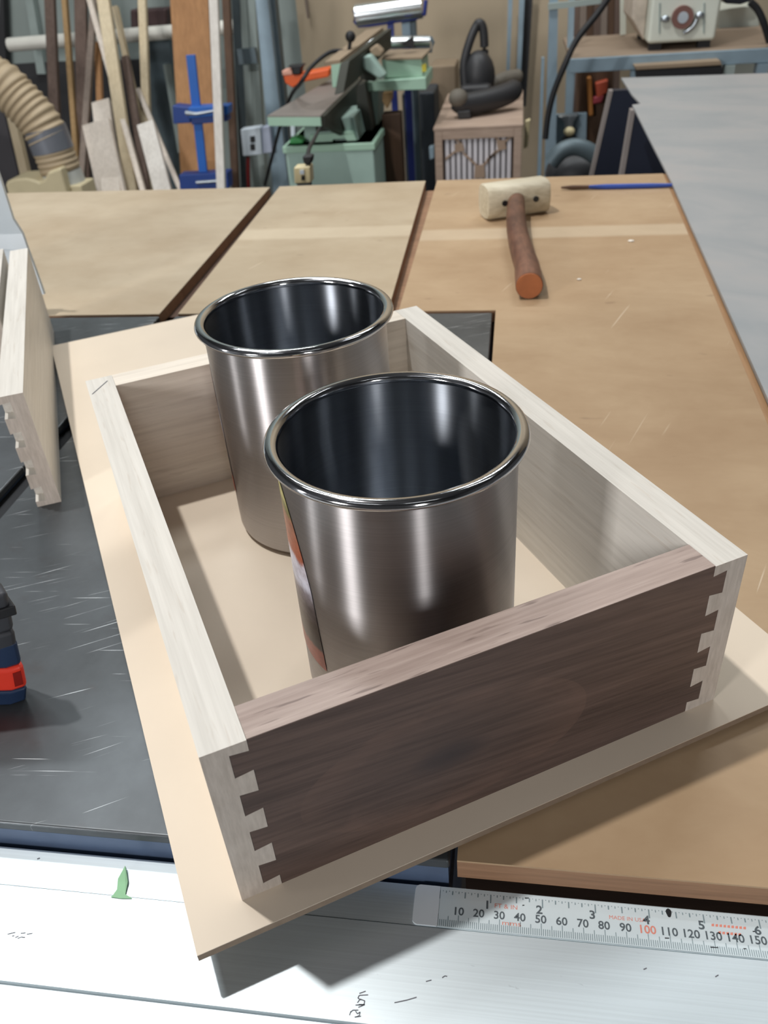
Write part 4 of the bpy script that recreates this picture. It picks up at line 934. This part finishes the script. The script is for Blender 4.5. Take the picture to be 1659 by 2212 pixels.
MB().tube([pc + Vector((0.046 * math.cos(a), -0.004, 0.046 * math.sin(a))) for a in [math.radians(-80 + 10 * k) for k in range(8)]], 0.006, 8).build('handle_arc', M['zinc'], wm, smooth=60)
for x in (1424, 1520): MB().px([(x, 6), (x + 3, 6), (x + 2, 72), (x - 1, 72)], 3.076, 0.01).build('seam', M['stud'], wm)
w3 = thing('white_cabinet', 'pale green-white cabinet side behind the white machine', 'cabinet', (at(1600, 60, 3.7).x, 3.8, FZ))
MB().px([(1552, 22), (1640, 10), (1640, 180), (1552, 180)], 3.66, 0.3).build('side', M['machine_white'], w3, bevel=0.004)
tag(MB().px([(1340, -10), (1352, -10), (1352, 74), (1340, 76)], 3.55, 0.02).build('white_batten', M['machine_white']), 'thin white upright beside the white machine', 'batten')
tag(MB().tube(spline([at(1318, -10, 2.85), at(1290, 30, 2.84), at(1246, 86, 2.82), at(1220, 140, 2.80), at(1196, 200, 2.80), at(1184, 250, 2.80), at(1178, 300, 2.80)], 8), 0.010, 10).build('air_hose', M['black'], smooth=60), 'thick black hose hanging down past the steel rack', 'hose')
tag(MB().tube(spline([at(1620, 4, 3.02), at(1636, 20, 3.02), at(1650, 50, 3.02), at(1662, 90, 3.03)], 8), 0.011, 10).build('machine_cable', M['black'], smooth=60), 'black cable looping beside the white machine at the right border', 'cable')
tag(MB().px([(1563, -12), (1620, -14), (1625, 2), (1600, 10), (1566, 8)], 3.59, 0.065).build('hanging_tool', M['navy'], bevel=0.006), 'dark blue tool hanging at the top right border', 'tool')
# clutter below the bench
dk = thing('floor_vacuum', 'black rounded vacuum in shadow below the bench', 'vacuum', (at(1250, 380, 2.7).x, 2.75, FZ))
MB().ball(at(1250, 372, 2.72), 0.10, 20, (1.1, 1.0, 0.75)).build('drum', M['toolblk'], dk, smooth=80)
MB().tube(spline([at(1190, 352, 2.6), at(1215, 325, 2.6), at(1250, 318, 2.6), at(1290, 340, 2.6), at(1310, 380, 2.6)], 6), 0.026, 12).build('hose', M['galv_dark'], dk, smooth=60)
ob = at(1250, 372, 2.72); MB().box((ob.x - 0.07, 2.66, FZ), (ob.x + 0.07, 2.8, ob.z)).build('tank', M['toolblk'], dk, bevel=0.02)
for poly_, nm, rgb, lb in (([(1268, 168), (1278, 166), (1282, 250), (1272, 252)], 'hand_tool', (170, 110, 50), 'amber handled tool hanging under the bench'), ([(1286, 180), (1314, 172), (1312, 200), (1290, 215)], 'hand_tool', (186, 80, 52), 'orange-red tool hanging under the bench'), ([(1282, 210), (1306, 205), (1300, 222), (1280, 226)], 'hand_tool', (160, 60, 70), 'crimson gripped tool below the orange-red one')):
    tag(MB().px(poly_, 3.71, 0.04).build(nm, plain(nm + str(rgb[0]), rgb, 0.5), bevel=0.006), lb, 'hand tool')
tag(MB().px([(1248, 150), (1320, 145), (1330, 400), (1240, 400)], 3.75, 0.05).build('dark_board', M['dark_wood']), 'dark brown panel in the shade under the bench', 'panel')  # plain dark brown board behind the hanging tools
tag(MB().px([(1395, 330), (1432, 325), (1440, 400), (1385, 400)], 2.62, 0.1).build('pale_box', M['galv'], bevel=0.006), 'small grey-blue box showing below the steel table', 'box')
